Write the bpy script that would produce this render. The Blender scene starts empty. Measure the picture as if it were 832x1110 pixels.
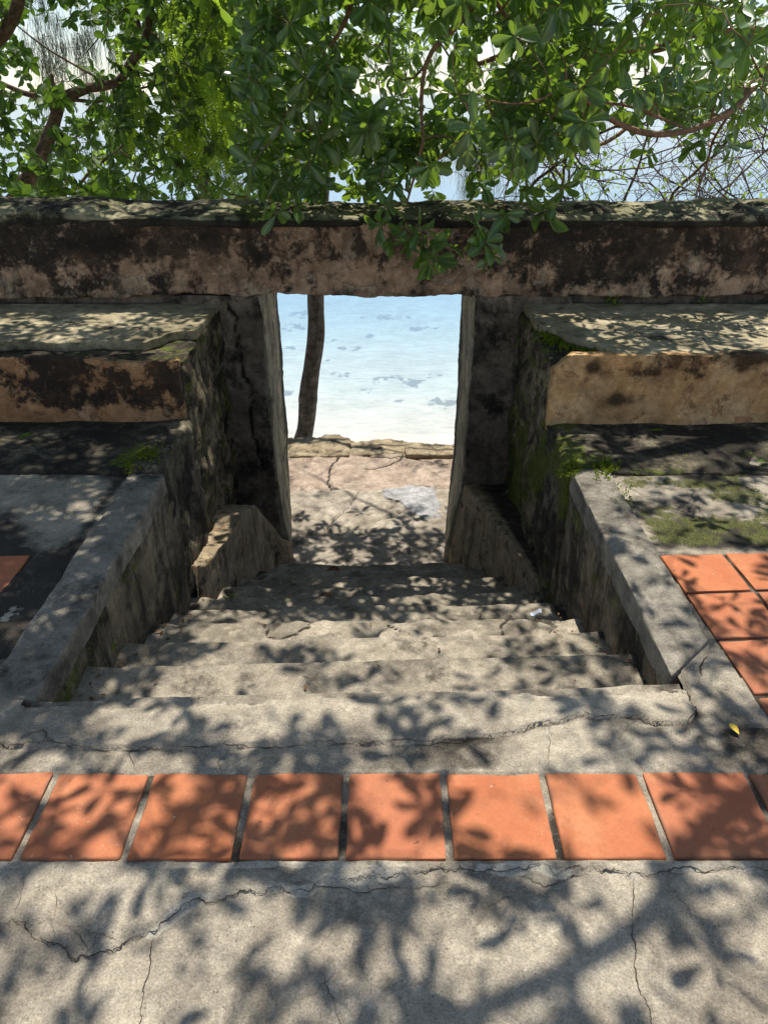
import bpy, math, random
import numpy as np
from mathutils import Vector

rng = np.random.default_rng(11)
random.seed(11)
scene = bpy.context.scene
C = scene.collection

# ---------------------------------------------------------------- camera
FPX, PITCH, EYE = 800.0, math.radians(29.6), 1.55        # measured on an 832 x 1110 picture


def ray(px, py):
    x, y = (px - 416) / FPX, (py - 555) / FPX
    return np.array([x, math.cos(PITCH) - y * math.sin(PITCH), -math.sin(PITCH) - y * math.cos(PITCH)])


def at_z(px, py, z=0.0):
    d = ray(px, py)
    return np.array([0, 0, EYE]) + d * ((z - EYE) / d[2])


def at_y(px, py, y):
    d = ray(px, py)
    return np.array([0, 0, EYE]) + d * (y / d[1])


cam = bpy.data.cameras.new('camera')
cam_o = bpy.data.objects.new('camera', cam)
C.objects.link(cam_o)
cam.sensor_fit = 'VERTICAL'
cam.sensor_height = 36
cam.lens = 36 * FPX / 1110
cam.clip_start, cam.clip_end = 0.05, 20000
cam_o.location = (0, 0, EYE)
cam_o.rotation_euler = (math.pi / 2 - PITCH, 0, 0)
scene.camera = cam_o

# ---------------------------------------------------------------- light
SUN_EL, SUN_AZ = math.radians(67), math.radians(6)      # azimuth from +Y towards +X
S = np.array([math.sin(SUN_AZ) * math.cos(SUN_EL), math.cos(SUN_AZ) * math.cos(SUN_EL), math.sin(SUN_EL)])
w = bpy.data.worlds.new('World')
scene.world = w
w.use_nodes = True
nt = w.node_tree
bg = nt.nodes['Background']
sky = nt.nodes.new('ShaderNodeTexSky')
sky.sky_type = 'NISHITA'
sky.sun_disc = False
sky.sun_elevation, sky.sun_rotation = SUN_EL, SUN_AZ
sky.dust_density = 0.0
sky.ozone_density = 2.5
sky.air_density = 1.0
hs = nt.nodes.new('ShaderNodeHueSaturation')
hs.inputs['Saturation'].default_value = 0.72
nt.links.new(sky.outputs[0], hs.inputs['Color'])
nt.links.new(hs.outputs[0], bg.inputs[0])
bg.inputs[1].default_value = 0.098
sun = bpy.data.lights.new('sun', 'SUN')
sun.energy, sun.angle, sun.color = 4.5, math.radians(0.53), (1.0, 0.935, 0.82)
sun_o = bpy.data.objects.new('sun', sun)
C.objects.link(sun_o)
sun_o.rotation_euler = Vector(S).to_track_quat('Z', 'Y').to_euler()
sun_o.location = (0, 0, 30)

scene.view_settings.view_transform = 'Standard'
scene.view_settings.look = 'None'
scene.view_settings.exposure = 0.52
scene.view_settings.gamma = 1
scene.render.engine = 'CYCLES'
scene.cycles.use_denoising = True
try:
    scene.cycles.denoiser = 'OPENIMAGEDENOISE'
except Exception:
    pass
scene.cycles.max_bounces = 8
scene.cycles.diffuse_bounces = 4
scene.cycles.transparent_max_bounces = 8
scene.cycles.sample_clamp_indirect = 6

# ---------------------------------------------------------------- numeric noise


def _h(ix, iy, iz, s):
    n = (ix * 374761393 + iy * 668265263 + iz * 1440662683 + s * 974711) & 0xffffffff
    n = ((n ^ (n >> 13)) * 1274126177) & 0xffffffff
    n = n ^ (n >> 16)
    return (n & 0xffff) / 32767.5 - 1.0


def vn(p, s=0):
    i = np.floor(p).astype(np.int64)
    f = p - i
    u = f * f * (3 - 2 * f)
    x, y, z = i[:, 0], i[:, 1], i[:, 2]
    out = 0
    for a in (0, 1):
        wa = u[:, 0] if a else 1 - u[:, 0]
        for b in (0, 1):
            wb = u[:, 1] if b else 1 - u[:, 1]
            for c in (0, 1):
                wc = u[:, 2] if c else 1 - u[:, 2]
                out = out + wa * wb * wc * _h(x + a, y + b, z + c, s)
    return out


def fbm(p, sc, o=4, s=0, gain=0.5):
    out, a, t = 0, 1.0, 0
    for k in range(o):
        out = out + a * vn(p * sc * 2.03 ** k + 17.3 * k, s + k)
        t += a
        a *= gain
    return out / t * 1.6


def sstep(x, a, b):
    t = np.clip((x - a) / (b - a), 0, 1)
    return t * t * (3 - 2 * t)

# ---------------------------------------------------------------- object helpers


def tag(o, label=None, cat=None, group=None, kind=None):
    if label: o['label'] = label
    if cat: o['category'] = cat
    if group: o['group'] = group
    if kind: o['kind'] = kind
    return o


def thing(name, label, cat, loc=(0, 0, 0), group=None):
    o = bpy.data.objects.new(name, None)
    C.objects.link(o)
    o.location = loc
    o.empty_display_size = 0.1
    return tag(o, label, cat, group)


def build(name, V, F, mat, parent=None, smooth=True, attrs=None, loc=None):
    """V (n,3) world coordinates, F either an (m,4) / (m,3) array or a list of arrays of faces."""
    me = bpy.data.meshes.new(name)
    V = np.asarray(V, dtype=np.float64)
    off = np.array(parent.location) if parent is not None else np.array(loc if loc is not None else (0, 0, 0))
    P = (V - off).astype(np.float32)
    Fs = F if isinstance(F, list) else [F]
    Fs = [np.asarray(f) for f in Fs if len(f)]
    loops = np.concatenate([f.ravel() for f in Fs]).astype(np.int32)
    sizes = np.concatenate([np.full(len(f), f.shape[1]) for f in Fs])
    starts = np.concatenate([[0], np.cumsum(sizes)[:-1]]).astype(np.int32)
    me.vertices.add(len(P))
    me.vertices.foreach_set('co', P.ravel())
    me.loops.add(len(loops))
    me.loops.foreach_set('vertex_index', loops)
    me.polygons.add(len(starts))
    me.polygons.foreach_set('loop_start', starts)
    try:
        me.polygons.foreach_set('loop_total', sizes.astype(np.int32))
    except Exception:
        pass
    me.update(calc_edges=True)
    me.validate()
    me.polygons.foreach_set('use_smooth', np.full(len(me.polygons), smooth))
    for k, v in (attrs or {}).items():
        a = me.attributes.new(k, 'FLOAT', 'POINT')
        a.data.foreach_set('value', np.asarray(v, dtype=np.float32))
    me.materials.append(mat)
    o = bpy.data.objects.new(name, me)
    C.objects.link(o)
    if parent is not None:
        o.parent = parent
    else:
        o.location = off
    return o


def axis(a, b, res, r):
    if isinstance(res, (list, np.ndarray)):
        return np.asarray(res, float)
    L = b - a
    e = np.array([0, .3 * r, .7 * r, 1.1 * r, 1.7 * r])
    e = e[e < L * .45]
    n = max(1, int(round((L - 2 * e[-1]) / res)))
    mid = np.linspace(a + e[-1], b - e[-1], n + 1)
    return np.concatenate([a + e[:-1], mid, (b - e[:-1])[::-1]])


def block(lo, hi, res=.04, r=.015, amp=.006, sc=5, chip=1.0, seed=0, warp=None, rough=None):
    """A closed box, its edges worn round by a varying radius and its faces uneven."""
    lo, hi = np.array(lo, float), np.array(hi, float)
    rs = res if isinstance(res, (tuple,)) else (res,) * 3
    ax = [axis(lo[k], hi[k], rs[k], r) for k in range(3)]
    n = [len(a) for a in ax]
    I = np.indices(n).reshape(3, -1).T
    surf = np.any((I == 0) | (I == np.array(n) - 1), axis=1)
    idx = np.full(n, -1, dtype=np.int64)
    S_ = I[surf]
    idx[S_[:, 0], S_[:, 1], S_[:, 2]] = np.arange(len(S_))
    P = np.stack([ax[k][S_[:, k]] for k in range(3)], axis=1)
    F = []
    for k in range(3):
        a, b = [q for q in range(3) if q != k]
        for side in (0, n[k] - 1):
            sl = [None] * 3
            sl[k] = side
            g = np.take(idx, side, axis=k)
            q = np.stack([g[:-1, :-1], g[1:, :-1], g[1:, 1:], g[:-1, 1:]], axis=-1).reshape(-1, 4)
            flip = (side == 0) != (k == 1)
            F.append(q[:, ::-1] if flip else q)
    F = np.concatenate(F)
    rr = r * np.clip(.8 + 1.1 * chip * fbm(P, 9, 4, seed + 50), .25, 3.2)[:, None]
    half = (hi - lo) / 2
    rr = np.minimum(rr, half.min() * .9)
    inner = np.clip(P, lo + rr, hi - rr)
    d = P - inner
    l = np.linalg.norm(d, axis=1, keepdims=True)
    nr = d / np.maximum(l, 1e-9)
    P = inner + nr * rr
    A = amp * (1 if rough is None else rough(P))
    P = P + nr * (A * (fbm(P, sc, 5, seed) + .25 * fbm(P, sc * 7, 2, seed + 9)))[:, None] if np.ndim(A) else \
        P + nr * (A * (fbm(P, sc, 5, seed) + .25 * fbm(P, sc * 7, 2, seed + 9)))[:, None]
    if warp is not None:
        P = warp(P)
    return P, F


def join(parts):
    V, F, n = [], [], 0
    for v, f in parts:
        V.append(v)
        F.append(np.asarray(f) + n)
        n += len(v)
    return np.concatenate(V), np.concatenate(F)


def tube(pts, rad, sides=6):
    pts = np.asarray(pts, float)
    rad = np.asarray(rad, float)
    n = len(pts)
    t = np.gradient(pts, axis=0)
    t /= np.linalg.norm(t, axis=1, keepdims=True) + 1e-9
    ref = np.array([0.31, 0.2, 0.93]) if abs(t[0][2]) < .8 else np.array([1.0, 0.1, 0])
    V = []
    for k in range(n):
        u = ref - t[k] * (ref @ t[k])
        u /= np.linalg.norm(u) + 1e-9
        ref = u
        v = np.cross(t[k], u)
        a = np.arange(sides) * 2 * math.pi / sides
        V.append(pts[k] + rad[k] * (np.cos(a)[:, None] * u + np.sin(a)[:, None] * v))
    V.append(pts[-1:] + t[-1] * rad[-1])
    V = np.concatenate(V)
    k, j = np.meshgrid(np.arange(n - 1), np.arange(sides), indexing='ij')
    j2 = (j + 1) % sides
    F = np.stack([k * sides + j, k * sides + j2, (k + 1) * sides + j2, (k + 1) * sides + j], -1).reshape(-1, 4)
    j = np.arange(sides)
    tip = np.stack([(n - 1) * sides + j, (n - 1) * sides + (j + 1) % sides, np.full(sides, n * sides), np.full(sides, n * sides)], -1)
    return V, F, tip[:, :3]


def join_tubes(ts):
    V, F4, F3, n = [], [], [], 0
    for v, f, t in ts:
        V.append(v)
        F4.append(f + n)
        F3.append(t + n)
        n += len(v)
    return np.concatenate(V), [np.concatenate(F4), np.concatenate(F3)]


def spline(pts, n=24):
    pts = np.asarray(pts, float)
    P = np.concatenate([[2 * pts[0] - pts[1]], pts, [2 * pts[-1] - pts[-2]]])
    out = []
    m = len(pts) - 1
    for q in np.linspace(0, m - 1e-6, n):
        i = int(q)
        t = q - i
        a, b, c, d = P[i], P[i + 1], P[i + 2], P[i + 3]
        out.append(.5 * ((2 * b) + (c - a) * t + (2 * a - 5 * b + 4 * c - d) * t * t + (3 * b - a - 3 * c + d) * t ** 3))
    return np.array(out)


def jagged(poly, amp=.012, depth=4, seed=0):
    """fractal midpoint displacement of a 2-D polyline"""
    r = np.random.default_rng(seed)
    P = np.asarray(poly, float)[:, :2]
    for k in range(depth):
        a, b = P[:-1], P[1:]
        L = np.linalg.norm(b - a, axis=1, keepdims=True)
        nrm = np.stack([-(b - a)[:, 1], (b - a)[:, 0]], 1) / (L + 1e-9)
        m = (a + b) / 2 + nrm * r.uniform(-1, 1, (len(a), 1)) * np.minimum(amp / 1.6 ** k, L * .22)
        out = np.empty((len(P) + len(m), 2))
        out[0::2], out[1::2] = P, m
        P = out
    return P


def polydist(Q, poly):
    D = np.full(len(Q), 1e9)
    for a, b in zip(poly[:-1], poly[1:]):
        lo, hi = np.minimum(a, b) - .06, np.maximum(a, b) + .06
        m = np.nonzero((Q[:, 0] > lo[0]) & (Q[:, 0] < hi[0]) & (Q[:, 1] > lo[1]) & (Q[:, 1] < hi[1]))[0]
        if not len(m): continue
        ab = b - a
        t = np.clip(((Q[m] - a) @ ab) / (ab @ ab + 1e-12), 0, 1)
        d = np.linalg.norm(Q[m] - (a + t[:, None] * ab), axis=1)
        D[m] = np.minimum(D[m], d)
    return D


def inside(Q, poly):
    poly = np.asarray(poly)[:, :2]
    c = np.zeros(len(Q), bool)
    j = len(poly) - 1
    for i in range(len(poly)):
        a, b = poly[i], poly[j]
        c ^= ((a[1] > Q[:, 1]) != (b[1] > Q[:, 1])) & (Q[:, 0] < (b[0] - a[0]) * (Q[:, 1] - a[1]) / (b[1] - a[1] + 1e-12) + a[0])
        j = i
    return c

# ---------------------------------------------------------------- materials


class G:
    def __init__(s, name, rough=.9, spec=.25):
        s.m = bpy.data.materials.new(name)
        s.m.use_nodes = True
        s.t = s.m.node_tree
        s.p = s.t.nodes['Principled BSDF']
        s.p.inputs['Roughness'].default_value = rough
        s.p.inputs['Specular IOR Level'].default_value = spec
        g = s.t.nodes.new('ShaderNodeNewGeometry')
        s.pos, s.nor = g.outputs['Position'], g.outputs['Normal']

    def put(s, inp, v):
        if isinstance(v, bpy.types.NodeSocket):
            s.t.links.new(v, inp)
        elif isinstance(v, (tuple, list)):
            inp.default_value = (*v, 1) if len(v) == 3 and inp.type == 'RGBA' else v
        else:
            inp.default_value = v

    def noise(s, scale, detail=5, rough=.6, vec=None, dist=0, off=None):
        n = s.t.nodes.new('ShaderNodeTexNoise')
        n.inputs['Scale'].default_value = scale
        n.inputs['Detail'].default_value = detail
        n.inputs['Roughness'].default_value = rough
        n.inputs['Distortion'].default_value = dist
        s.put(n.inputs['Vector'], s.stretch((1, 1, 1), off) if (off and vec is None) else (vec or s.pos))
        return n.outputs[0]

    def stretch(s, sc, off=None):
        n = s.t.nodes.new('ShaderNodeMapping')
        n.inputs['Scale'].default_value = sc
        if off: n.inputs['Location'].default_value = off
        s.put(n.inputs['Vector'], s.pos)
        return n.outputs[0]

    def math(s, op, a, b=0.0, c=0.0):
        n = s.t.nodes.new('ShaderNodeMath')
        n.operation = op
        for k, v in enumerate((a, b, c)):
            s.put(n.inputs[k], v)
        return n.outputs[0]

    def step(s, v, a, b, o0=0.0, o1=1.0):
        n = s.t.nodes.new('ShaderNodeMapRange')
        n.interpolation_type = 'SMOOTHSTEP'
        for k, q in zip(('Value', 'From Min', 'From Max', 'To Min', 'To Max'), (v, a, b, o0, o1)):
            s.put(n.inputs[k], q)
        return n.outputs[0]

    def mix(s, f, a, b, blend='MIX'):
        n = s.t.nodes.new('ShaderNodeMix')
        n.data_type = 'RGBA'
        n.blend_type = blend
        s.put(n.inputs['Factor'], f)
        s.put(n.inputs[6], a)
        s.put(n.inputs[7], b)
        return n.outputs[2]

    def attr(s, name):
        n = s.t.nodes.new('ShaderNodeAttribute')
        n.attribute_name = name
        return n.outputs['Fac']

    def sep(s, v, k):
        n = s.t.nodes.new('ShaderNodeSeparateXYZ')
        s.put(n.inputs[0], v)
        return n.outputs[k]

    def bump(s, h, strength=.5, dist=.01):
        n = s.t.nodes.new('ShaderNodeBump')
        n.inputs['Strength'].default_value = strength
        n.inputs['Distance'].default_value = dist
        s.put(n.inputs['Height'], h)
        s.t.links.new(n.outputs[0], s.p.inputs['Normal'])

    def color(s, c):
        s.put(s.p.inputs['Base Color'], c)


def masonry(name, c1, c2, black=None, zgrad=None, moss=0.0, moss_up=0.0, patch=None, streak=0.0, seed=0.0,
            scale=3.0, blackc=(.022, .019, .016), pits=.35, bump=.6, grime=.55, mot=.3, bsc=1.25, mossc=((.045, .06, .012), (.14, .17, .02)), speck=.5):
    """Old lime plaster or concrete: two mottled tones, peeled patches, black algae, streaks and moss."""
    g = G(name, .92, .2)
    off = (seed * 3.1, seed * 1.7, seed * 2.3)
    big = g.noise(scale, 9, .62, off=off)
    fine = g.noise(34, 6, .65, off=off)
    grain = g.noise(190, 3, .6)
    col = g.mix(g.step(big, .36, .64), c1, c2)
    col = g.mix(g.step(fine, .3, .75, 0, .45), col, tuple(.55 * v for v in c1))
    if patch:
        pc, th = patch
        pm = g.noise(scale * 1.9, 10, .6, off=(off[0] + 9, off[1], off[2] + 4), dist=.3)
        col = g.mix(g.step(pm, th, th + .025), col, pc)
        edge = g.math('MULTIPLY', g.step(pm, th - .02, th), g.step(pm, th + .04, th + .01))
        col = g.mix(g.math('MULTIPLY', edge, .6), col, tuple(.35 * v for v in c1))
    if streak:
        st = g.noise(1.0, 6, .6, vec=g.stretch((15, 15, 1.6), off))
        col = g.mix(g.step(st, .52, .66, 0, streak), col, blackc)
        st2 = g.noise(1.0, 6, .6, vec=g.stretch((22, 22, 2.2), (off[0] + 5, 0, 2)))
        col = g.mix(g.step(st2, .56, .68, 0, streak * .6), col, tuple(min(1, 1.35 * v) for v in c2))
    if black:
        th, wd = black
        v = g.noise(scale * bsc, 12, .70, off=(off[0] + 31, off[1] + 3, off[2]), dist=.15)
        v = g.math('ADD', v, g.attr('bias'))
        if zgrad:
            z0, z1, b0, b1 = zgrad
            v = g.math('ADD', v, g.step(g.sep(g.pos, 2), z0, z1, b0, b1))
        mask = g.step(v, th - wd, th + wd)
        mask = g.math('MULTIPLY', mask, g.step(fine, .2, .46, .55, 1.0))
        col = g.mix(g.math('MULTIPLY', mask, .95), col, blackc)
    gr = g.noise(scale * .9, 11, .72, off=(off[0] + 3, off[1] + 19, off[2]), dist=.2)
    col = g.mix(g.step(gr, .46, .68, 0, grime), col, tuple(.30 * v for v in c1))
    lp_ = g.noise(scale * 2.7, 10, .7, off=(off[0] + 23, off[1] + 9, off[2]))
    col = g.mix(g.step(lp_, .56, .66, 0, .45), col, tuple(min(1, 1.3 * v) for v in c2))
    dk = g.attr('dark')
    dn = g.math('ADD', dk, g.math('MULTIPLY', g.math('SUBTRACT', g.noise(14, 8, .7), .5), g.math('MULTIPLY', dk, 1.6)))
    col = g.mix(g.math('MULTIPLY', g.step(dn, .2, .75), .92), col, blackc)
    col = g.mix(g.step(g.math('ADD', g.attr('light'), g.math('MULTIPLY', g.math('SUBTRACT', fine, .5), .9)), .42, .6, 0, .85), col, (.48, .44, .36))
    if moss or moss_up:
        mv = g.noise(scale * 1.6, 9, .7, off=(off[0] + 13, off[1] + 7, off[2]))
        mv = g.math('ADD', mv, g.math('MULTIPLY', g.step(g.sep(g.nor, 2), .3, .95), moss_up))
        mm = g.step(mv, .66 - moss, .76 - moss)
        mc = g.mix(g.step(g.noise(60, 4, .6), .35, .7), mossc[0], mossc[1])
        col = g.mix(g.math('MULTIPLY', mm, .85), col, mc)
    ms = g.attr('moss')
    msn = g.step(g.math('ADD', ms, g.math('MULTIPLY', g.math('SUBTRACT', g.noise(20, 7, .7), .5), 1.5)), .4, .62)
    msn = g.math('MULTIPLY', msn, g.step(ms, 0.02, .12))
    col = g.mix(g.math('MULTIPLY', msn, .9), col, g.mix(g.step(grain, .35, .7), mossc[0], mossc[1]))
    sp = g.step(grain, .34, .26)
    col = g.mix(g.math('MULTIPLY', sp, speck * .6), col, (.03, .028, .025))
    sp2 = g.step(grain, .66, .74)
    col = g.mix(g.math('MULTIPLY', sp2, speck * .55), col, (.55, .52, .46))
    ck = g.attr('crack')
    col = g.mix(g.step(ck, .25, .7, 0, .93), col, (.02, .018, .014))
    mott = g.noise(11, 8, .72, off=(off[0] + 2, off[1] + 5, off[2]))
    gv = g.math('MULTIPLY', g.math('MULTIPLY', g.step(grain, .25, .75, 1 - .36 * speck, 1 + .36 * speck), g.step(g.noise(420, 2, .6), .25, .75, 1 - .3 * speck, 1 + .3 * speck)), g.step(mott, .30, .70, 1 - mot, 1 + .75 * mot))
    vo = g.t.nodes.new('ShaderNodeTexVoronoi')
    vo.inputs['Scale'].default_value = 115
    g.put(vo.inputs['Vector'], g.pos)
    vr = g.sep(vo.outputs['Color'], 0)
    dot = g.math('MULTIPLY', g.step(vo.outputs['Distance'], .36, .22), g.step(g.noise(7, 6, .7, off=(off[0] + 1, off[1] + 11, off[2])), .42, .66, .12, .85))
    gv = g.math('MULTIPLY', gv, g.math('ADD', 1.0, g.math('MULTIPLY', dot, g.math('SUBTRACT', g.step(vr, .84, .90, 0, .6 * speck), g.step(vr, .24, .16, 0, .9 * speck)))))
    cb = g.t.nodes.new('ShaderNodeCombineColor')
    for k_ in range(3): g.put(cb.inputs[k_], gv)
    col = g.mix(1.0, col, cb.outputs[0], 'MULTIPLY')
    g.color(col)
    h = g.math('ADD', g.math('MULTIPLY', big, .8), g.math('MULTIPLY', fine, .55))
    h = g.math('ADD', h, g.math('MULTIPLY', grain, .40))
    h = g.math('SUBTRACT', h, g.math('MULTIPLY', g.step(g.noise(70, 2, .5), .36, .28), pits * .3))
    g.bump(h, bump, .012)
    return g.m


def simple(name, col, rough=.8, bump=.3, var=.4, scale=20, spec=.3):
    g = G(name, rough, spec)
    n = g.noise(scale, 6, .65)
    g.color(g.mix(g.step(n, .3, .7), tuple(v * (1 - var) for v in col), tuple(min(1, v * (1 + var)) for v in col)))
    g.bump(n, bump, .006)
    return g.m


M = {}
M['terrace'] = masonry('weathered_concrete', (.30, .26, .205), (.44, .39, .31), black=(.64, .10), scale=2.6, seed=1, bump=.65, speck=.65, grime=.6, mot=.18, mossc=((.045, .05, .016), (.12, .125, .035)), pits=.5)
M['step'] = masonry('step_concrete', (.27, .235, .185), (.40, .35, .275), black=(.62, .10), scale=4, seed=2, bump=.6, speck=.6)
M['curb'] = masonry('curb_concrete', (.225, .205, .17), (.315, .285, .235), black=(.58, .12), scale=4, seed=3, bump=.55, speck=.6)
M['stairwall'] = masonry('stained_stair_wall', (.17, .14, .095), (.32, .26, .175), black=(.51, .10), streak=.8, moss=.09, scale=3, seed=4, bump=.9)
M['rubblewall'] = masonry('streaked_rubble_wall', (.17, .135, .085), (.34, .27, .17), black=(.50, .08), streak=.9, moss=.14, scale=5, seed=5, bump=1.0)
M['band'] = masonry('blackened_pink_plaster', (.45, .285, .185), (.57, .385, .26), bsc=2.1, black=(.50, .055), zgrad=(.42, .86, -.05, .075), streak=.35, patch=((.42, .32, .23), .55), scale=3.2, seed=6, bump=.9, grime=.8)
M['coping'] = masonry('mossy_coping', (.20, .185, .11), (.37, .345, .225), black=(.52, .05), moss=.03, moss_up=.08, scale=3.4, seed=7, bump=.8)
M['pier'] = masonry('dark_pier_plaster', (.17, .135, .10), (.31, .24, .175), black=(.56, .09), streak=.4, patch=((.26, .19, .145), .62), scale=3.4, seed=8, bump=.7)
M['reveal'] = masonry('worn_reveal_plaster', (.27, .235, .155), (.43, .38, .27), black=(.60, .07), streak=.7, scale=4, seed=9, bump=.5)
M['ochre'] = masonry('ochre_render', (.56, .315, .135), (.68, .46, .245), black=(.585, .06), zgrad=(.02, .34, -.13, .05), patch=((.48, .25, .13), .58), scale=3.0, seed=10, bump=.7, blackc=(.05, .034, .02), grime=.75)
M['ochre_dark'] = masonry('blackened_ochre_render', (.42, .215, .10), (.48, .28, .14), black=(.49, .03), zgrad=(.03, .16, -.14, .03), patch=((.42, .25, .14), .58), scale=3.2, seed=11, bump=.8)
M['seat'] = masonry('bleached_seat_slab', (.31, .265, .165), (.50, .435, .30), black=(.60, .07), moss=-.02, scale=3.4, seed=12, bump=.6)
M['plinth'] = masonry('blackened_plinth', (.14, .12, .08), (.26, .225, .155), black=(.48, .09), streak=.6, moss=.02, moss_up=.02, scale=4, seed=13, bump=.9)
M['string'] = masonry('peeling_ochre_string', (.33, .255, .165), (.42, .34, .235), black=(.60, .05), streak=.55, patch=((.36, .22, .11), .6), scale=5, seed=14, bump=.8)
M['slab'] = masonry('landing_concrete', (.33, .285, .23), (.46, .405, .335), black=(.62, .08), scale=3, seed=15, bump=.6)
M['far_slab'] = masonry('rosy_worn_slab', (.37, .285, .225), (.49, .395, .32), black=(.62, .08), scale=3.4, seed=25, bump=.8)
M['edge'] = masonry('ochre_edge_stone', (.31, .245, .16), (.42, .345, .235), black=(.58, .08), scale=5, seed=26, bump=.9)
M['stone'] = masonry('broken_mortar', (.34, .295, .23), (.45, .395, .31), black=(.66, .08), scale=12, seed=16, bump=.8)
M['bark'] = masonry('brown_bark', (.13, .085, .055), (.24, .165, .11), black=(.58, .1), scale=16, seed=17, bump=1.0)
M['grey_bark'] = masonry('grey_bark', (.095, .080, .070), (.185, .16, .14), black=(.60, .12), streak=.5, scale=12, seed=18, bump=1.0)
M['twig'] = simple('twig_bark', (.10, .07, .05), .85, .3, .4, 30)
M['wood'] = simple('red_brown_twig', (.21, .125, .08), .8, .4, .4, 40)


def tile_mat():
    g = G('terracotta', .78, .3)
    oi = g.t.nodes.new('ShaderNodeObjectInfo')
    n = g.noise(5, 7, .6)
    f = g.noise(120, 3, .6)
    c = g.mix(g.step(n, .3, .7), (.43, .130, .050), (.53, .190, .078))
    c = g.mix(g.math('MULTIPLY', oi.outputs['Random'], .6), c, (.40, .15, .088))
    c = g.mix(g.step(g.noise(9, 10, .75), .52, .70, 0, .6), c, (.28, .11, .065))
    c = g.mix(g.step(g.noise(55, 3, .55), .30, .26, 0, .85), c, (.12, .06, .04))
    c = g.mix(g.step(g.noise(75, 3, .5, off=(4, 2, 0)), .71, .75, 0, .7), c, (.6, .5, .4))
    c = g.mix(g.step(g.attr('dark'), .2, 1, 0, .75), c, (.14, .09, .06))
    c = g.mix(g.step(g.noise(6.5, 8, .7, off=(3, 8, 1)), .50, .70, 0, .45), c, (.56, .27, .135))
    c = g.mix(g.step(f, .3, .7, .25, 0), c, (.25, .09, .05))
    g.color(c)
    g.bump(g.math('ADD', g.math('MULTIPLY', f, .5), g.math('MULTIPLY', g.step(g.noise(55, 3, .55), .26, .31), .6)), .35, .004)
    return g.m


M['tile'] = tile_mat()


def leaf_mat(name, dark, light, trans, gloss=.32, tmix=.42, spec=.5):
    g = G(name, gloss, spec)
    rnd = g.attr('rnd')
    mid = g.attr('mid')
    n = g.noise(40, 3, .5)
    c = g.mix(rnd, dark, light)
    c = g.mix(g.step(n, .35, .7, 0, .35), c, tuple(.6 * v for v in dark))
    c = g.mix(g.step(mid, .55, 1, 0, .5), c, tuple(min(1, 2.2 * v) for v in light))
    g.color(c)
    tr = g.t.nodes.new('ShaderNodeBsdfTranslucent')
    g.put(tr.inputs[0], g.mix(rnd, tuple(.65 * v for v in trans), trans))
    mx = g.t.nodes.new('ShaderNodeMixShader')
    mx.inputs[0].default_value = tmix
    g.t.links.new(g.p.outputs[0], mx.inputs[1])
    g.t.links.new(tr.outputs[0], mx.inputs[2])
    g.t.links.new(mx.outputs[0], g.t.nodes['Material Output'].inputs[0])
    return g.m


M['leaf'] = leaf_mat('obovate_leaf', (.044, .098, .048), (.105, .190, .062), (.38, .60, .045), .26, .38, .75)
M['leaf_b'] = leaf_mat('dull_leaf', (.030, .066, .022), (.065, .120, .035), (.22, .40, .03), .5, .34, .35)
M['leaf_lime'] = leaf_mat('lime_leaf', (.06, .12, .02), (.13, .21, .035), (.50, .72, .05), .5, .5, .3)
M['needle'] = leaf_mat('casuarina_needle', (.17, .21, .13), (.26, .30, .21), (.40, .46, .30), .6, .45, .2)
M['yellow_leaf'] = leaf_mat('yellow_fallen_leaf', (.68, .46, .06), (.74, .54, .10), (.7, .5, .06), .6, .2, .2)
M['brown_leaf'] = leaf_mat('brown_fallen_leaf', (.11, .055, .028), (.20, .10, .05), (.14, .07, .025), .7, .15, .2)
M['moss'] = leaf_mat('cushion_moss', (.055, .085, .012), (.17, .22, .02), (.3, .4, .03), .8, .3, .1)
M['scrap'] = simple('pale_blue_plastic', (.50, .54, .66), .4, .1, .1, 30)

# ---------------------------------------------------------------- terrace (one sheet with the stairwell cut out)
xs = np.unique(np.round(np.concatenate([np.linspace(-9, -2.2, 24), np.arange(-2.2, -1.15, .014), np.arange(-1.15, 1.2, .006),
                                        np.arange(1.2, 2.4, .014), np.linspace(2.4, 9, 24)]), 4))
ys = np.unique(np.round(np.concatenate([np.linspace(-9, .55, 26), np.arange(.55, .7, .02), np.arange(.7, 1.12, .0055), np.arange(1.12, 1.33, .02),
                                        np.arange(1.33, 1.70, .006), np.arange(1.70, 3.75, .013), np.linspace(3.75, 4.72, 6)]), 4))
X, Y = np.meshgrid(xs, ys, indexing='ij')
Q = np.stack([X.ravel(), Y.ravel()], 1)
P3 = np.concatenate([Q, np.zeros((len(Q), 1))], 1)
idx = np.arange(len(Q)).reshape(X.shape)
F = np.stack([idx[:-1, :-1], idx[1:, :-1], idx[1:, 1:], idx[:-1, 1:]], -1).reshape(-1, 4)
cx = Q[F].mean(1)
F = F[~((cx[:, 0] > -1.05) & (cx[:, 0] < .90) & (cx[:, 1] > 1.615 + .0395 * (cx[:, 0] + .05)))]


def gp(pts, z=0.0):
    return np.array([at_z(px, py, z)[:2] for px, py in pts])


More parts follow.
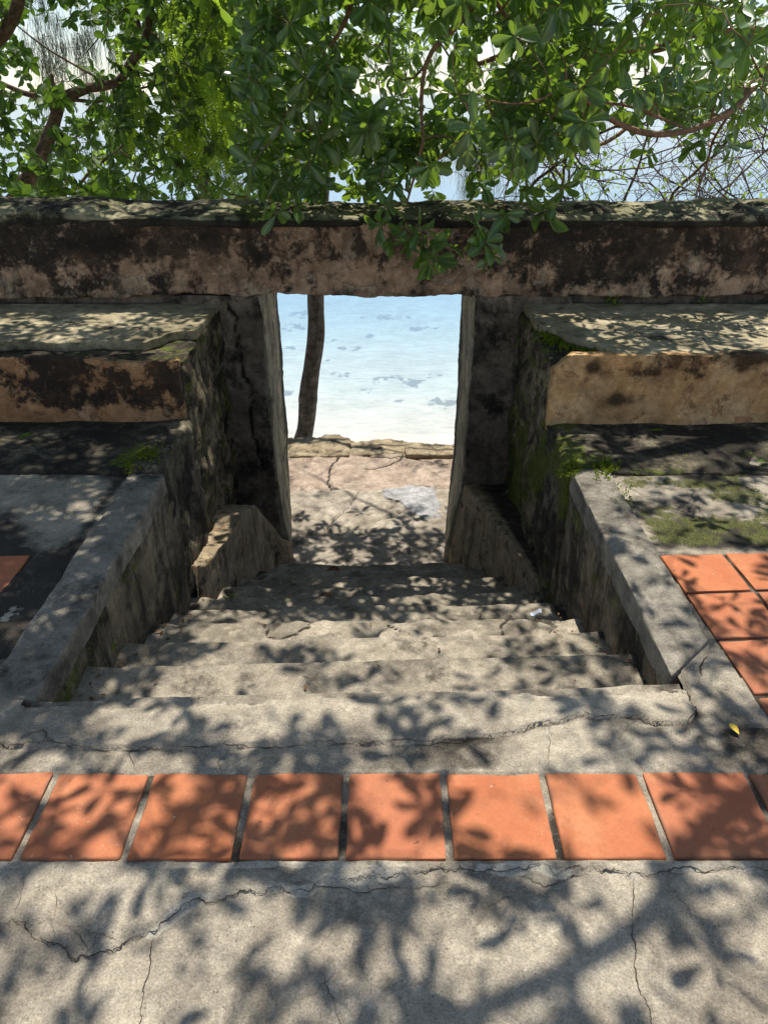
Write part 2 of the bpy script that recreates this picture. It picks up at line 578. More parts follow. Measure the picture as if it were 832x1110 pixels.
main_crack = gp([(-60, 1035), (0, 1007), (15, 996), (28, 1000), (50, 1020), (82, 1041), (100, 1036), (130, 1028), (145, 1017), (168, 1010), (185, 995), (210, 975),
                 (245, 970), (275, 967), (290, 964), (304, 961), (320, 965), (334, 965), (349, 953), (384, 953), (411, 948), (428, 949), (458, 945),
                 (485, 943), (520, 946), (550, 945), (582, 938), (603, 951), (631, 943), (659, 945), (680, 950), (708, 951), (737, 943), (793, 941), (832, 946), (920, 950)])
cracks = [(main_crack, .0050, 1.0, .010)]
for pts, wd in [([(687, 952), (684, 1013), (687, 1048), (700, 1087), (703, 1130)], .0040),
                ([(168, 1010), (162, 1050), (155, 1080), (146, 1130)], .0036),
                ([(30, 1000), (55, 995), (75, 1003), (110, 1012), (135, 1024)], .0028),
                ([(75, 1003), (95, 1035)], .0022), ([(110, 1012), (88, 1039)], .0022), ([(55, 995), (62, 1024)], .0022),
                ([(25, 948), (17, 990)], .0022), ([(213, 937), (216, 972)], .0026), ([(60, 960), (58, 995)], .002),
                ([(363, 975), (358, 1010), (345, 1032)], .0026), ([(350, 1050), (362, 1080), (374, 1130)], .0034), ([(390, 1040), (352, 1062), (325, 1085)], .0024),
                ([(310, 955), (345, 960), (395, 966), (440, 962), (490, 955)], .003),
                ([(560, 950), (590, 962), (612, 955), (640, 945)], .004), ([(525, 985), (540, 977), (560, 970)], .0035),
                ([(720, 955), (745, 985), (752, 1000)], .0024)]:
    cracks.append((gp(pts), wd, 1.0, .007))
slab_edge = gp([(-60, 806), (0, 808), (22, 810), (60, 808), (100, 812), (190, 812), (260, 811), (330, 808), (400, 808), (470, 806), (520, 800), (560, 794), (593, 784),
                (625, 775), (645, 780), (691, 778), (710, 786), (743, 785), (753, 773), (746, 760), (741, 744)])
cracks.append((slab_edge, .0055, 1.0, .010))
for pts, wd in [([(753, 740), (761, 732), (759, 721), (769, 701)], .006), ([(759, 737), (785, 747), (805, 755), (850, 772)], .0045),
                ([(0, 806), (20, 803), (48, 794), (60, 808)], .004), ([(593, 784), (596, 805), (588, 838)], .003),
                ([(140, 812), (150, 838)], .003), ([(250, 812), (236, 826), (240, 838)], .003), ([(690, 778), (670, 800), (700, 838)], .002),
                ([(769, 701), (752, 672), (738, 655), (727, 637)], .006), ([(738, 655), (722, 628), (712, 604)], .006),
                ([(152, 515), (138, 545), (116, 572), (92, 604), (80, 640), (44, 690), (20, 720)], .006),
                ([(820, 650), (832, 663), (870, 670)], .006), ([(700, 515), (760, 512), (832, 518), (900, 515)], .008), ([(620, 505), (660, 516), (700, 515)], .008)]:
    cracks.append((gp(pts), wd, 1.0, .009))
crack = np.zeros(len(Q))
zc_ = np.zeros(len(Q))
for k, (poly, wd, a, jag) in enumerate(cracks):
    d = polydist(Q, jagged(poly, jag, 4, k))
    wv = np.maximum(.006, wd) * np.clip(1 + .9 * fbm(P3, 18, 2, 70 + k), .25, 2)
    crack = np.maximum(crack, a * np.exp(-(d / wv) ** 2))
zc_ -= .004 * crack
zc_ += .0045 * fbm(P3, 2.2, 3, 3) + .0022 * fbm(P3, 16, 3, 5) + .0010 * fbm(P3, 60, 2, 6)
# the raised first slab
sl_poly = np.concatenate([jagged(slab_edge, .01, 4, 16), [[.90, 1.75], [-1.3, 1.75]]])
ins = inside(Q, sl_poly)
zc_ += np.where(ins, .012, 0)
zc_ += np.where((polydist(Q, main_crack) < .05) & (Q[:, 1] > np.interp(Q[:, 0], main_crack[:, 0], main_crack[:, 1])), .005, 0)
cut_ = 1.615 + .0395 * (Q[:, 0] + .05)
zc_ -= np.where((np.abs(Q[:, 0] + .06) < .98), .009 * sstep(Q[:, 1], cut_ - .05, cut_), 0)
# tile beds
TA = math.radians(-2.6)


right_bed = inside(Q, [[1.055, 2.395], [4, 2.395], [4, 1.35], [1.105, 1.35]])
left_bed = inside(Q, [[-1.355, 2.395], [-4, 2.395], [-4, 1.35], [-1.40, 1.35]])
front_bed = (Q[:, 1] > 1.088) & (Q[:, 1] < 1.338)
zc_ = np.where(right_bed | left_bed | front_bed, -.006 + .0035 * fbm(P3, 14, 3, 8), zc_)
dmain = polydist(Q, main_crack)
light = .8 * np.exp(-(np.minimum(dmain, 1) / .018) ** 2) * (sstep(Q[:, 0], -.75, -.45)) * np.clip(.7 + fbm(P3, 9, 3, 20), 0, 1.4)
light += .50 * ((Q[:, 1] > 1.070) & (Q[:, 1] < 1.093)) * np.clip(.6 + fbm(P3, 6, 3, 21), 0, 1.3)
light += .30 * front_bed * np.clip(.3 + 1.4 * fbm(P3, 5, 3, 23), 0, 1.4)
lich = np.exp(-(((Q[:, 0] + 1.29) / .10) ** 2 + ((Q[:, 1] - 2.0) / .17) ** 2))
light += .6 * lich * np.clip(.3 + 1.6 * fbm(P3, 22, 3, 24), 0, 1)
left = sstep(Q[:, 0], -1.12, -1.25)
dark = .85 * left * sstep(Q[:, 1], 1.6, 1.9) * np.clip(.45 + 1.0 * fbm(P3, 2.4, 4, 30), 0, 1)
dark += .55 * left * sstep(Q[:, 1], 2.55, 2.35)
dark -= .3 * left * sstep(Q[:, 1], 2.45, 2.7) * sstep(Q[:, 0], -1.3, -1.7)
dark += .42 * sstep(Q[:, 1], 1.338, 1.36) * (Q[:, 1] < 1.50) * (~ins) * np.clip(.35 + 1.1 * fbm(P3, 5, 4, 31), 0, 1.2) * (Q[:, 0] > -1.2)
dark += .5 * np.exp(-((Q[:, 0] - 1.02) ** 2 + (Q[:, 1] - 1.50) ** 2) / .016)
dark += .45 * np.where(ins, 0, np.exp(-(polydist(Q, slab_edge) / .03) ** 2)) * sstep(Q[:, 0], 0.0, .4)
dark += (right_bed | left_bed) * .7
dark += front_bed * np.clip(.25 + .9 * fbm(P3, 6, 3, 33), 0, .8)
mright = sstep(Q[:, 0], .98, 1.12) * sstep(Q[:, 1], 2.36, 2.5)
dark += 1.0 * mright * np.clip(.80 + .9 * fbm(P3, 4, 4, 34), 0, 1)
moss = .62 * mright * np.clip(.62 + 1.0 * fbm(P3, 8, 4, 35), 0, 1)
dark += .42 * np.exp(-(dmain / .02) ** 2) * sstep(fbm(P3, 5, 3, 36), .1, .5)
dark += .18 * left * sstep(Q[:, 1], 1.75, 1.95) + .5 * np.exp(-((Q[:, 0] + 1.21) / .035) ** 2) * (Q[:, 1] > 1.8)  # even darkening left of the kerb paints in shade; narrow strip is stain
P3[:, 2] = zc_
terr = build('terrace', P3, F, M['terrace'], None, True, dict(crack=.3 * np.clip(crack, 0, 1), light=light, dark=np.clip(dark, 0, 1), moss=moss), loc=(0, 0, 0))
tag(terr, 'worn grey concrete terrace, cracked, around the head of the stairs', 'terrace', kind='structure')



def ribbon(poly, wid, zf, seed, lift=.0012):
    n = len(poly)
    t = np.gradient(poly, axis=0)
    t /= np.linalg.norm(t, axis=1, keepdims=True) + 1e-9
    nr = np.stack([-t[:, 1], t[:, 0]], 1)
    s_ = np.concatenate([[0], np.cumsum(np.linalg.norm(np.diff(poly, axis=0), axis=1))])
    q = np.stack([s_, 0 * s_ + seed, 0 * s_], 1)
    end = np.minimum(1, np.minimum(s_, s_[-1] - s_) / .05 + .12)
    wl = wid * end * np.clip(.55 + .8 * fbm(q, 22, 3, seed), .12, 2)
    wr = wid * end * np.clip(.55 + .8 * fbm(q, 26, 3, seed + 5), .12, 2)
    A, B = poly + nr * wl[:, None], poly - nr * wr[:, None]
    V = np.concatenate([A, B])
    z = np.concatenate([zf(poly), zf(poly)]) + lift
    i = np.arange(n - 1)
    return np.concatenate([V, z[:, None]], 1), np.stack([i, i + n, i + n + 1, i + 1], 1)


Zg = zc_.reshape(len(xs), len(ys))


def terr_z(q):
    i = np.clip(np.searchsorted(xs, q[:, 0]) - 1, 0, len(xs) - 2)
    j = np.clip(np.searchsorted(ys, q[:, 1]) - 1, 0, len(ys) - 2)
    return np.maximum.reduce([Zg[i, j], Zg[i + 1, j], Zg[i, j + 1], Zg[i + 1, j + 1]])


M['crack'] = simple('crack_dirt', (.045, .037, .028), .95, .2, .4, 60)
rib = [ribbon(jagged(poly, jag, 4, k), wd * .31, terr_z, 900 + k) for k, (poly, wd, a, jag) in enumerate(cracks)]
V, F_ = join(rib)
build('crack', V, F_, M['crack'], terr)

# ---------------------------------------------------------------- terracotta tiles


def tile(parent, x0, x1, y0, y1, top, seed, rot=0.0, pivot=None):
    r = np.random.default_rng(seed)
    tx, ty = r.normal(0, .004, 2)
    c = np.array([(x0 + x1) / 2, (y0 + y1) / 2])

    def wp(P):
        P = P.copy()
        P[:, 2] += (P[:, 0] - c[0]) * tx + (P[:, 1] - c[1]) * ty
        if rot:
            d = P[:, :2] - pivot
            ca, sa = math.cos(rot), math.sin(rot)
            P[:, 0], P[:, 1] = pivot[0] + ca * d[:, 0] - sa * d[:, 1], pivot[1] + sa * d[:, 0] + ca * d[:, 1]
        return P
    V, F = block((x0, y0, top - .022), (x1, y1, top), res=(.012, .012, .01), r=.0045, amp=.0012, sc=8, chip=2.2, seed=seed, warp=wp)
    e_ = np.minimum.reduce([V[:, 0] - V[:, 0].min(), V[:, 0].max() - V[:, 0], V[:, 1] - V[:, 1].min(), V[:, 1].max() - V[:, 1]])
    dk = .9 * sstep(e_, .012, .0) * np.clip(.3 + 1.2 * fbm(V, 20, 3, seed), 0, 1) + .45 * sstep(fbm(V, 7, 4, seed + 3), .15, .7)
    return build('tile', V, F, M['tile'], parent, True, dict(dark=dk))


bed = thing('tile_border', 'row of square terracotta tiles laid across the terrace in front of the stairs', 'tile border', (0, 1.21, 0))
grout = [-2.66, -2.402, -2.145, -1.888, -1.63, -1.372, -1.114, -.856, -.606, -.346, -.098, .153, .412, .669, .945, 1.2, 1.455, 1.712, 1.97, 2.226, 2.484]
for k in range(len(grout) - 1):
    tile(bed, grout[k] + .008 + .002 * rng.random(), grout[k + 1] - .008 - .002 * rng.random(), 1.091 + .004 * rng.random(), 1.339 + .005 * rng.random(), .003, 100 + k)
rp = thing('tile_paving', 'terracotta paving beside the right kerb of the stairs, two tiles or more wide', 'tile paving', (1.6, 1.9, 0))
for i in range(5):
    for j in range(4):
        x0 = 1.062 + i * .256
        y1 = 2.388 - j * .2565
        tile(rp, x0, x0 + .241, y1 - .241, y1, .004, 200 + i * 10 + j, math.radians(2.6), np.array([1.062, 2.388]))
lp = thing('tile_paving', 'terracotta paving at the far left of the terrace, one corner in view', 'tile paving', (-1.9, 1.9, 0))
for i in range(5):
    for j in range(4):
        x1 = -1.362 - i * .256
        y1 = 2.388 - j * .2565
        tile(lp, x1 - .241, x1, y1 - .241, y1, .004, 300 + i * 10 + j, math.radians(1.5), np.array([-1.362, 2.388]))

# ---------------------------------------------------------------- staircase
st = thing('staircase', 'grey concrete steps going down from the terrace to the doorway', 'staircase', (-.08, 1.6, 0))
edges = [(1.642, 0.0, .0395), (1.985, -.17, .0395), (2.304, -.33, .039)]
for k in range(4, 11):
    t = (k - 3) / 8
    edges.append((2.304 + (4.79 - 2.304) * t, -.33 - (1.58 - .33) * t, .039 * (1 - t)))
for k, (yf, z, sl) in enumerate(edges):
    y0 = edges[k - 1][0] - .09 if k else 1.585
    old = k >= 3
    lobe = (.0 if not old else .030)

    def wp(P, sl=sl, yf=yf, k=k, z=z):
        P = P.copy()
        P[:, 1] += sl * (P[:, 0] + .05)
        nose = sstep(P[:, 1], yf - .14, yf)
        q = np.stack([P[:, 0], np.full(len(P), k * 3.3), P[:, 2] * .3], 1)
        amp = .003 if k < 3 else (.032 if k == 3 else .013)
        P[:, 1] += nose * amp * fbm(q, 3.2, 5, 400 + k)
        P[:, 2] += nose * (.002 if k < 3 else .007) * fbm(q, 5, 4, 430 + k)
        return P
    V, Fk = block((-1.10 if k else -1.03, y0, z - (.30 if k else .16)), (.95 if k else .89, yf, z if k else .004), res=(.016, .014, .03), r=.011 if k < 3 else .02, amp=.0030 if k < 3 else .0065,
                  sc=6, chip=1.0 if k < 3 else 2.0, seed=40 + k, warp=wp)
    q = V.copy()
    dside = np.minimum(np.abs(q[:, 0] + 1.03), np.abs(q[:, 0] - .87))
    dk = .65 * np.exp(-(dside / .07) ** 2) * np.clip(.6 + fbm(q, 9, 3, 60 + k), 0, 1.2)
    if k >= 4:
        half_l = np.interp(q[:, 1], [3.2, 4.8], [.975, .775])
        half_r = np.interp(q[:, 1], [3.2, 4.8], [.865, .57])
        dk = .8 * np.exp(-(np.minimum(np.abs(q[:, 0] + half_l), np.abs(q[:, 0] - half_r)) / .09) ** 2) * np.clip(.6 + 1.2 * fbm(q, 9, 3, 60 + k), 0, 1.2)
    ck = np.zeros(len(q))
    if k == 3:
        for s_, pl in enumerate([[(-.55, 2.62), (-.5, 2.5), (-.38, 2.52), (-.30, 2.63)], [(-.05, 2.63), (.1, 2.52), (.3, 2.50), (.34, 2.42)], [(.34, 2.42), (.50, 2.45), (.55, 2.63)]]):
            ck = np.maximum(ck, np.exp(-(polydist(q[:, :2], jagged(pl, .02, 4, 80 + s_)) / .008) ** 2))
        V[:, 2] -= .012 * ck
        dk = np.maximum(dk, .7 * sstep(fbm(q, 6, 4, 90), .25, .6) * sstep(q[:, 1], 2.45, 2.6))
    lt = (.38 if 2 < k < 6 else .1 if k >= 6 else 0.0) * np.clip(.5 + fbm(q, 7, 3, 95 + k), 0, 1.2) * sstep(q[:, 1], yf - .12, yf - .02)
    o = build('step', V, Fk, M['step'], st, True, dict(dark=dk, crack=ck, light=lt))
    if k == 3: o['label'] = 'cracked step with a crumbling front edge'

# ---------------------------------------------------------------- landing beyond the doorway
ld = thing('landing', 'sunlit broken concrete landing below the doorway, ending in a cracked edge', 'landing', (0, 6, -1.58))


def slab_piece(x0, x1, y0, y1, top, seed, edge_cracks, patches=(), thick=.5, amp=.006, warp=None, res=.02):
    V, Fk = block((x0, y0, top - thick), (x1, y1, top), res=(res, res, .06), r=.02, amp=amp, sc=4, chip=1.6, seed=seed, warp=warp)
    ck = np.zeros(len(V))
    for s_, pl in enumerate(edge_cracks):
        ck = np.maximum(ck, np.exp(-(polydist(V[:, :2], jagged(pl, .03, 4, seed + s_)) / .012) ** 2))
    V[:, 2] -= .02 * ck * (V[:, 2] > top - .05)
    return V, Fk, ck


V, Fk, ck = slab_piece(-1.9, 1.7, 4.62, 5.93, -1.582, 120, [gp([(318, 582), (350, 578), (400, 566), (432, 556), (445, 548), (420, 535)], -1.58), gp([(350, 578), (380, 545), (390, 530)], -1.58)])
build('near_slab', V, Fk, M['slab'], ld, True, dict(crack=ck * .6, light=.75 * sstep(V[:, 1], 5.83, 5.91) * np.clip(.6 + fbm(V, 5, 3, 127), 0, 1), dark=.35 * np.clip(fbm(V, 3, 4, 128), 0, 1) + .6 * np.exp(-((V[:, 0] + .72) ** 2 + (V[:, 1] - 5.0) ** 2) / .02)))
pg = gp([(412, 531), (430, 528), (452, 527), (474, 529), (479, 548), (481, 561), (462, 563), (446, 558), (436, 548), (424, 541)], -1.576)
cpt = pg.mean(0)
NR = 14
ringv = [np.array([[*cpt, -1.571]])]
jg = jagged(np.concatenate([pg, pg[:1]]), .06, 3, 5)[:-1]
for f in np.linspace(.12, 1, NR):
    q = cpt + (jg - cpt) * f
    ringv.append(np.concatenate([q, np.full((len(q), 1), -1.571 if f < 1 else -1.59)], 1))
nn = len(jg)
Vp = np.concatenate(ringv)
Vp[1:, 2] += .004 * fbm(Vp[1:], 9, 3, 7)
j = np.arange(nn)
F3 = np.stack([np.zeros(nn, int), 1 + j, 1 + (j + 1) % nn], 1)
F4 = np.concatenate([np.stack([1 + r_ * nn + j, 1 + (r_ + 1) * nn + j, 1 + (r_ + 1) * nn + (j + 1) % nn, 1 + r_ * nn + (j + 1) % nn], 1) for r_ in range(NR - 1)])
M['patch'] = masonry('blue_grey_mortar', (.33, .33, .34), (.45, .445, .445), black=(.75, .1), scale=4, seed=21, bump=.4)
build('mortar_patch', Vp, [F4, F3], M['patch'], ld)


def far_warp(P):
    P = P.copy()
    q = np.stack([P[:, 0], np.zeros(len(P)), np.zeros(len(P))], 1)
    P[:, 1] += sstep(P[:, 1], 6.3, 7.1) * (.10 * fbm(q, 2.2, 4, 131) + .02)
    return P


farc = [gp([(318, 486), (352, 484), (372, 480), (386, 470), (392, 462)], -1.62), gp([(372, 480), (360, 500), (357, 515), (357, 530)], -1.62),
        gp([(388, 490), (412, 493), (436, 492), (450, 488)], -1.62), gp([(436, 492), (418, 502), (395, 505)], -1.62), gp([(436, 470), (437, 492), (455, 496), (485, 500)], -1.62)]
V, Fk, ck = slab_piece(-1.9, 1.7, 5.962, 6.86, -1.648, 121, farc, warp=far_warp)
build('far_slab', V, Fk, M['far_slab'], ld, True, dict(crack=ck))
for k, (x0, x1, y0, y1) in enumerate([(-1.7, -.97, 6.80, 7.2), (-.99, -.34, 6.74, 7.22), (-.36, .24, 6.80, 7.18), (.22, .74, 6.72, 7.04), (.72, 1.6, 6.80, 7.1)]):
    ph = k * 1.3

    def wp(P, ph=ph):
        P = P.copy()
        q = np.stack([P[:, 0], np.full(len(P), ph), np.zeros(len(P))], 1)
        P[:, 1] += sstep(P[:, 1], 6.9, 7.05) * .09 * fbm(q, 4, 4, 140)
        P[:, 2] += .02 * fbm(q, 3, 2, 141)
        return P
    V, Fk = block((x0, y0, -2.1), (x1, y1, -1.620 - .012 * (k % 3)), res=(.025, .025, .06), r=.04, amp=.015, sc=5, chip=1.5, seed=150 + k, warp=wp)
    build('edge_stone', V, Fk, M['edge'], ld)
V, Fk = block((-1.8, 4.8, -3.9), (1.6, 6.95, -2.05), res=.15, r=.05, amp=.03, seed=160)
build('footing', V, Fk, M['rubblewall'], ld)

# ---------------------------------------------------------------- low walls beside the stairs
for side, lab in ((-1, 'left grey concrete kerb wall beside the top steps, shaded, its end worn flat'),
                  (1, 'right concrete kerb wall beside the top steps, leaf shadows on it, its end cracked')):
    t = thing('kerb_wall', lab, 'kerb wall', (side * 1.1, 2.3, 0))
    if side < 0:
        a, b, y0, y1, top = -1.18, -1.015, 1.60, 3.07, .016
    else:
        a, b, y0, y1, top = .872, 1.045, 1.70, 3.09, .011

    def wp(P, side=side, y0=y0, a=a, b=b):
        P = P.copy()
        if side > 0:                                     # the broken end runs at a slant
            u = (P[:, 0] - a) / (b - a)
            P[:, 1] += sstep(P[:, 1], y0 + .5, y0) * u * .17
            P[:, 2] += sstep(P[:, 2], -.1, .01) * .014 * sstep(P[:, 1], 1.9, 2.4)
        q = np.stack([np.zeros(len(P)), P[:, 1], P[:, 2]], 1)
        P[:, 0] += .006 * fbm(q, 3, 3, 170 + side)
        return P
    V, Fk = block((a, y0, -.085), (b, y1, top), res=(.013, .016, .02), r=.0075, amp=.003, sc=5, chip=1.3, seed=180 + side, warp=wp)
    build('kerb', V, Fk, M['curb'], t, True, dict(dark=.45 * np.clip(fbm(V, 4, 4, 181), 0, 1)))
    if side < 0:
        V, Fk = block((-1.5, 1.58, -2.0), (-1.020, 3.2, -.07), res=(.1, .025, .025), r=.02, amp=.010, sc=4, seed=183)
    else:
        V, Fk = block((.877, 1.69, -2.0), (1.4, 3.2, -.07), res=(.1, .025, .025), r=.02, amp=.010, sc=4, seed=184)
    build('wall_face', V, Fk, M['stairwall'], t, True, dict(moss=.5 * sstep(V[:, 2], -.5, -.12) * np.clip(.4 + fbm(V, 4, 3, 185), 0, 1)))

# ---------------------------------------------------------------- masonry benches


for side in (-1, 1):
    lab = ('left masonry bench against the parapet, ochre front mostly black, top slab broken' if side < 0 else
           'right masonry bench against the parapet, orange ochre front, bright moss on one corner')
    t = thing('masonry_bench', lab, 'bench', (side * 2, 4.2, 0))
    xin, xout = (-1.045, -8.0) if side < 0 else (.868, 8.0)
    lo, hi = min(xin, xout), max(xin, xout)
    fine = np.concatenate([np.linspace(-8, -2.7, 12), np.arange(-2.66, -1.1, .03), -1.045 - np.array([.05, .035, .022, .012, .005, 0])]) if side < 0 else \
        np.concatenate([.868 + np.array([0, .005, .012, .022, .035, .05]), np.arange(.94, 2.7, .03), np.linspace(2.75, 8, 12)])
    # body with a rugged end that makes the side of the stairs

    def rg(P, xin=xin):
        return 1 + 2.6 * np.exp(-(np.abs(P[:, 0] - xin) / .05) ** 2)
    V, Fk = block((lo, 3.72, -2.1), (hi, 4.76, .335), res=(fine, .03, .03), r=.03, amp=.011, sc=5, chip=1.5, seed=190 + side, rough=rg)
    up = sstep(V[:, 2], .25, .33)
    build('body', V, Fk, M['rubblewall'], t, True, dict(moss=(.75 * sstep(V[:, 2], .1, -.2) * sstep(V[:, 2], -1.3, -.8) * np.clip(.4 + fbm(V, 3, 3, 192), 0, 1) if side > 0 else .3 * np.clip(fbm(V, 3, 3, 192), 0, 1)) + .55 * np.exp(-(np.abs(V[:, 0] - xin) / .3) ** 2) * up * np.clip(.5 + fbm(V, 5, 3, 191), 0, 1.3),
                                                       dark=.55 * up))
    # rendered front
    if side < 0:
        V, Fk = block((-8, 3.675, -.03), (-1.06, 3.735, .352), res=(np.minimum(fine, -1.06), .02, .018), r=.014, amp=.006, sc=5, chip=2.2, seed=195,
                      warp=lambda P: P + np.stack([np.zeros(len(P)), np.zeros(len(P)), sstep(P[:, 2], .2, .34) * (.022 * fbm(np.stack([P[:, 0], 0 * P[:, 0], 0 * P[:, 0]], 1), 4, 4, 196))], 1))
        build('front_render', V, Fk, M['ochre_dark'], t, True)
    else:
        def wpr(P):
            P = P.copy()
            u = np.clip((P[:, 0] - .868) / .10, 0, 1)
            cut = (1 - u) * .075
            P[:, 2] -= sstep(P[:, 2], .15, .37) * cut
            q = np.stack([P[:, 0], 0 * P[:, 0], 0 * P[:, 0]], 1)
            P[:, 2] += sstep(P[:, 2], .2, .36) * .006 * fbm(q, 6, 4, 197)
            P[:, 1] += .010 * fbm(P * np.array([1, 0, 1]), 1.7, 3, 198)
            return P
        V, Fk = block((.872, 3.668, -.03), (8, 3.735, .386), res=(np.maximum(fine, .872), .02, .018), r=.012, amp=.005, sc=5, chip=1.4, seed=199, warp=wpr)
        stn = np.zeros(len(V))
        for px, py, rx, ry, a_ in [(648, 420, 24, 16, .75), (665, 432, 26, 7, .7), (640, 400, 14, 12, .5), (690, 412, 20, 10, .45), (796, 395, 14, 14, .8), (815, 388, 20, 6, .8), (790, 425, 10, 16, .6), (745, 420, 26, 12, .3), (768, 405, 20, 6, .5)]:
            c_ = at_y(px, py, 3.67)
            stn = np.maximum(stn, (.25 + .8 * a_) * np.exp(-((V[:, 0] - c_[0]) / (rx / 150)) ** 2 - ((V[:, 2] - c_[2]) / (ry / 150)) ** 2))
        build('front_render', V, Fk, M['ochre'], t, True, dict(dark=stn * np.clip(.75 + 1.2 * fbm(V, 9, 5, 229), 0, 1.25)))
    # top slab with its broken front edge
    if side < 0:
        e = [(-8, 3.88), (-2.6, 3.90), (-2.06, 3.90), (-1.85, 3.93), (-1.75, 3.90), (-1.58, 3.93), (-1.45, 3.91), (-1.28, 3.90), (-1.23, 3.97), (-1.20, 4.06), (-1.16, 4.10), (-1.055, 4.105)]
    else:
        e = [(.90, 4.28), (.96, 4.15), (1.02, 4.0), (1.09, 3.90), (1.14, 3.87), (1.165, 3.76), (1.2, 3.695), (1.6, 3.69), (8, 3.69)]
    ej = jagged(e, .018, 3, 210 + side)
    fx = np.unique(np.concatenate([np.linspace(lo, -2.7, 8), np.arange(-2.7, -1.06, .02), [-1.055]])) if side < 0 else \
        np.unique(np.concatenate([[.89], np.arange(.90, 2.6, .02), np.linspace(2.6, 8, 8)]))
    yedge = np.interp(fx, ej[np.argsort(ej[:, 0]), 0], ej[np.argsort(ej[:, 0]), 1])
    V, Fk = block((lo, 0, 0), (hi, 1, .05), res=(fx, np.concatenate([[0, .006, .015, .03], np.linspace(.05, 1, 36)]), np.array([0, .012, .025, .038, .044, .05])), r=.006, amp=.004, sc=4, chip=.6, seed=215)

    def sw(V):
        V = V.copy()
        ye = np.interp(V[:, 0], fx, yedge)
        V[:, 1] = ye + np.clip(V[:, 1], 0, 1) * (4.755 - ye)
        V[:, 2] = .332 + V[:, 2] + .004 * fbm(V * np.array([1, 1, 0]), 3, 3, 216) + .0025 * fbm(V * np.array([1, 1, 0]), 18, 2, 219)
        return V
    V = sw(V)
    pl = [[(-2.2, 4.3), (-1.9, 4.22), (-1.6, 4.28), (-1.35, 4.15), (-1.2, 4.2)], [(-1.6, 4.28), (-1.5, 3.95)]] if side < 0 else \
        [[(1.0, 4.35), (1.3, 4.12), (1.7, 4.15), (2.2, 4.05)], [(1.7, 4.15), (1.75, 3.75)], [(2.0, 4.5), (2.1, 4.1)]]
    ck = np.zeros(len(V))
    for s_, q in enumerate(pl):
        ck = np.maximum(ck, np.exp(-(polydist(V[:, :2], jagged(q, .02, 4, 217 + s_)) / .007) ** 2))
    build('seat_slab', V, Fk, M['seat'], t, True, dict(crack=ck * .8, dark=.4 * np.clip(fbm(V, 3, 4, 218), 0, 1)))
    # plinth in front
    xp = xin + (.008 if side < 0 else -.004)
    top = .020 if side < 0 else .006

    def pw(P, side=side, top=top, xp=xp):
        P = P.copy()
        q = np.stack([P[:, 0], 0 * P[:, 0], 0 * P[:, 0]], 1)
        P[:, 1] += sstep(P[:, 1], 3.4, 3.1) * .02 * fbm(q, 4, 4, 222)
        near = np.exp(-(np.abs(P[:, 0] - xp) / .22) ** 2)
        P[:, 2] += near * sstep(P[:, 2], -.2, top) * (.012 if side < 0 else .004) * (1 + fbm(P, 7, 3, 223))
        return P
    f2 = fine + (.008 if side < 0 else -.004)
    V, Fk = block((min(xp, xout), 3.08, -2.1), (max(xp, xout), 3.73, top), res=(f2, .02, .03), r=.03 if side < 0 else .02, amp=.009, sc=5, chip=1.6, seed=220 + side, warp=pw, rough=rg)
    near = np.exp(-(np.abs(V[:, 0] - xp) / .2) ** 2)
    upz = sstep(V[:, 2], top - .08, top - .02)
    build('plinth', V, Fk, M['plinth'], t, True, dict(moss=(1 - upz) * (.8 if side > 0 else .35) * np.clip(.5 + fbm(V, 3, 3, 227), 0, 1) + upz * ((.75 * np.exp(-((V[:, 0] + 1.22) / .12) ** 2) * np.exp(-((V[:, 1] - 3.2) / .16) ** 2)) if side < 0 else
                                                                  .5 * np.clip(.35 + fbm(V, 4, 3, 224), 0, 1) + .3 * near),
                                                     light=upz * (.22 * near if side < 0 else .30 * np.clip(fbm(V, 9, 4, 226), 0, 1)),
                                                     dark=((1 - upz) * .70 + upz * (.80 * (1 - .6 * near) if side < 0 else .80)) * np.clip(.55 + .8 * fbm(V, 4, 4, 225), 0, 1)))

# ---------------------------------------------------------------- parapet wall with the doorway
pw_ = thing('parapet_wall', 'weathered plaster parapet wall with mossy coping and a square doorway to the sea', 'wall', (-.1, 5.1, -1.58))
wx = np.concatenate([np.linspace(-8, -2.9, 14), np.arange(-2.85, 2.85, .022), np.linspace(2.9, 8, 14)])


def band_warp(P):
    P = P.copy()
    q = P * np.array([1, 0, 1])
    P[:, 1] += .018 * fbm(q, 1.5, 4, 300) * sstep(P[:, 1], 5.2, 4.8)
    P[:, 2] += sstep(P[:, 2], .60, .44) * .016 * fbm(P * np.array([1, 0, 0]), 3, 5, 301)
    return P


V, Fk = block((-8, 4.735, .428), (8, 5.47, .868), res=(wx, .06, .022), r=.020, amp=.014, sc=5, chip=2.2, seed=302, warp=band_warp)
lint = np.exp(-((V[:, 0] + .15) / .75) ** 4)
drip = np.clip(fbm(V * np.array([1, 0, .12]), 7, 3, 308), 0, 1) * sstep(V[:, 2], .50, .84)
build('parapet_band', V, Fk, M['band'], pw_, True,
      dict(bias=-.075 * np.exp(-((V[:, 0] + .25) / .62) ** 4) + .045 * sstep(V[:, 0], .75, 1.0) + .03 * sstep(V[:, 0], -.9, -1.1) + .10 * drip, moss=.55 * sstep(V[:, 2], .72, .86) * np.clip(fbm(V, 3, 4, 309), 0, 1), dark=.62 * sstep(V[:, 2], .56, .44) * lint * np.clip(.35 + fbm(V, 4, 3, 303), 0, 1)
           + .45 * sstep(V[:, 0], .5, .9) * np.clip(.45 + fbm(V, 5, 4, 304), 0, 1)
           + .85 * np.exp(-((V[:, 2] - .74) / .10) ** 2) * np.exp(-((V[:, 0] + 1.55) / .55) ** 2) * np.clip(.6 + fbm(V, 5, 4, 306), 0, 1)))


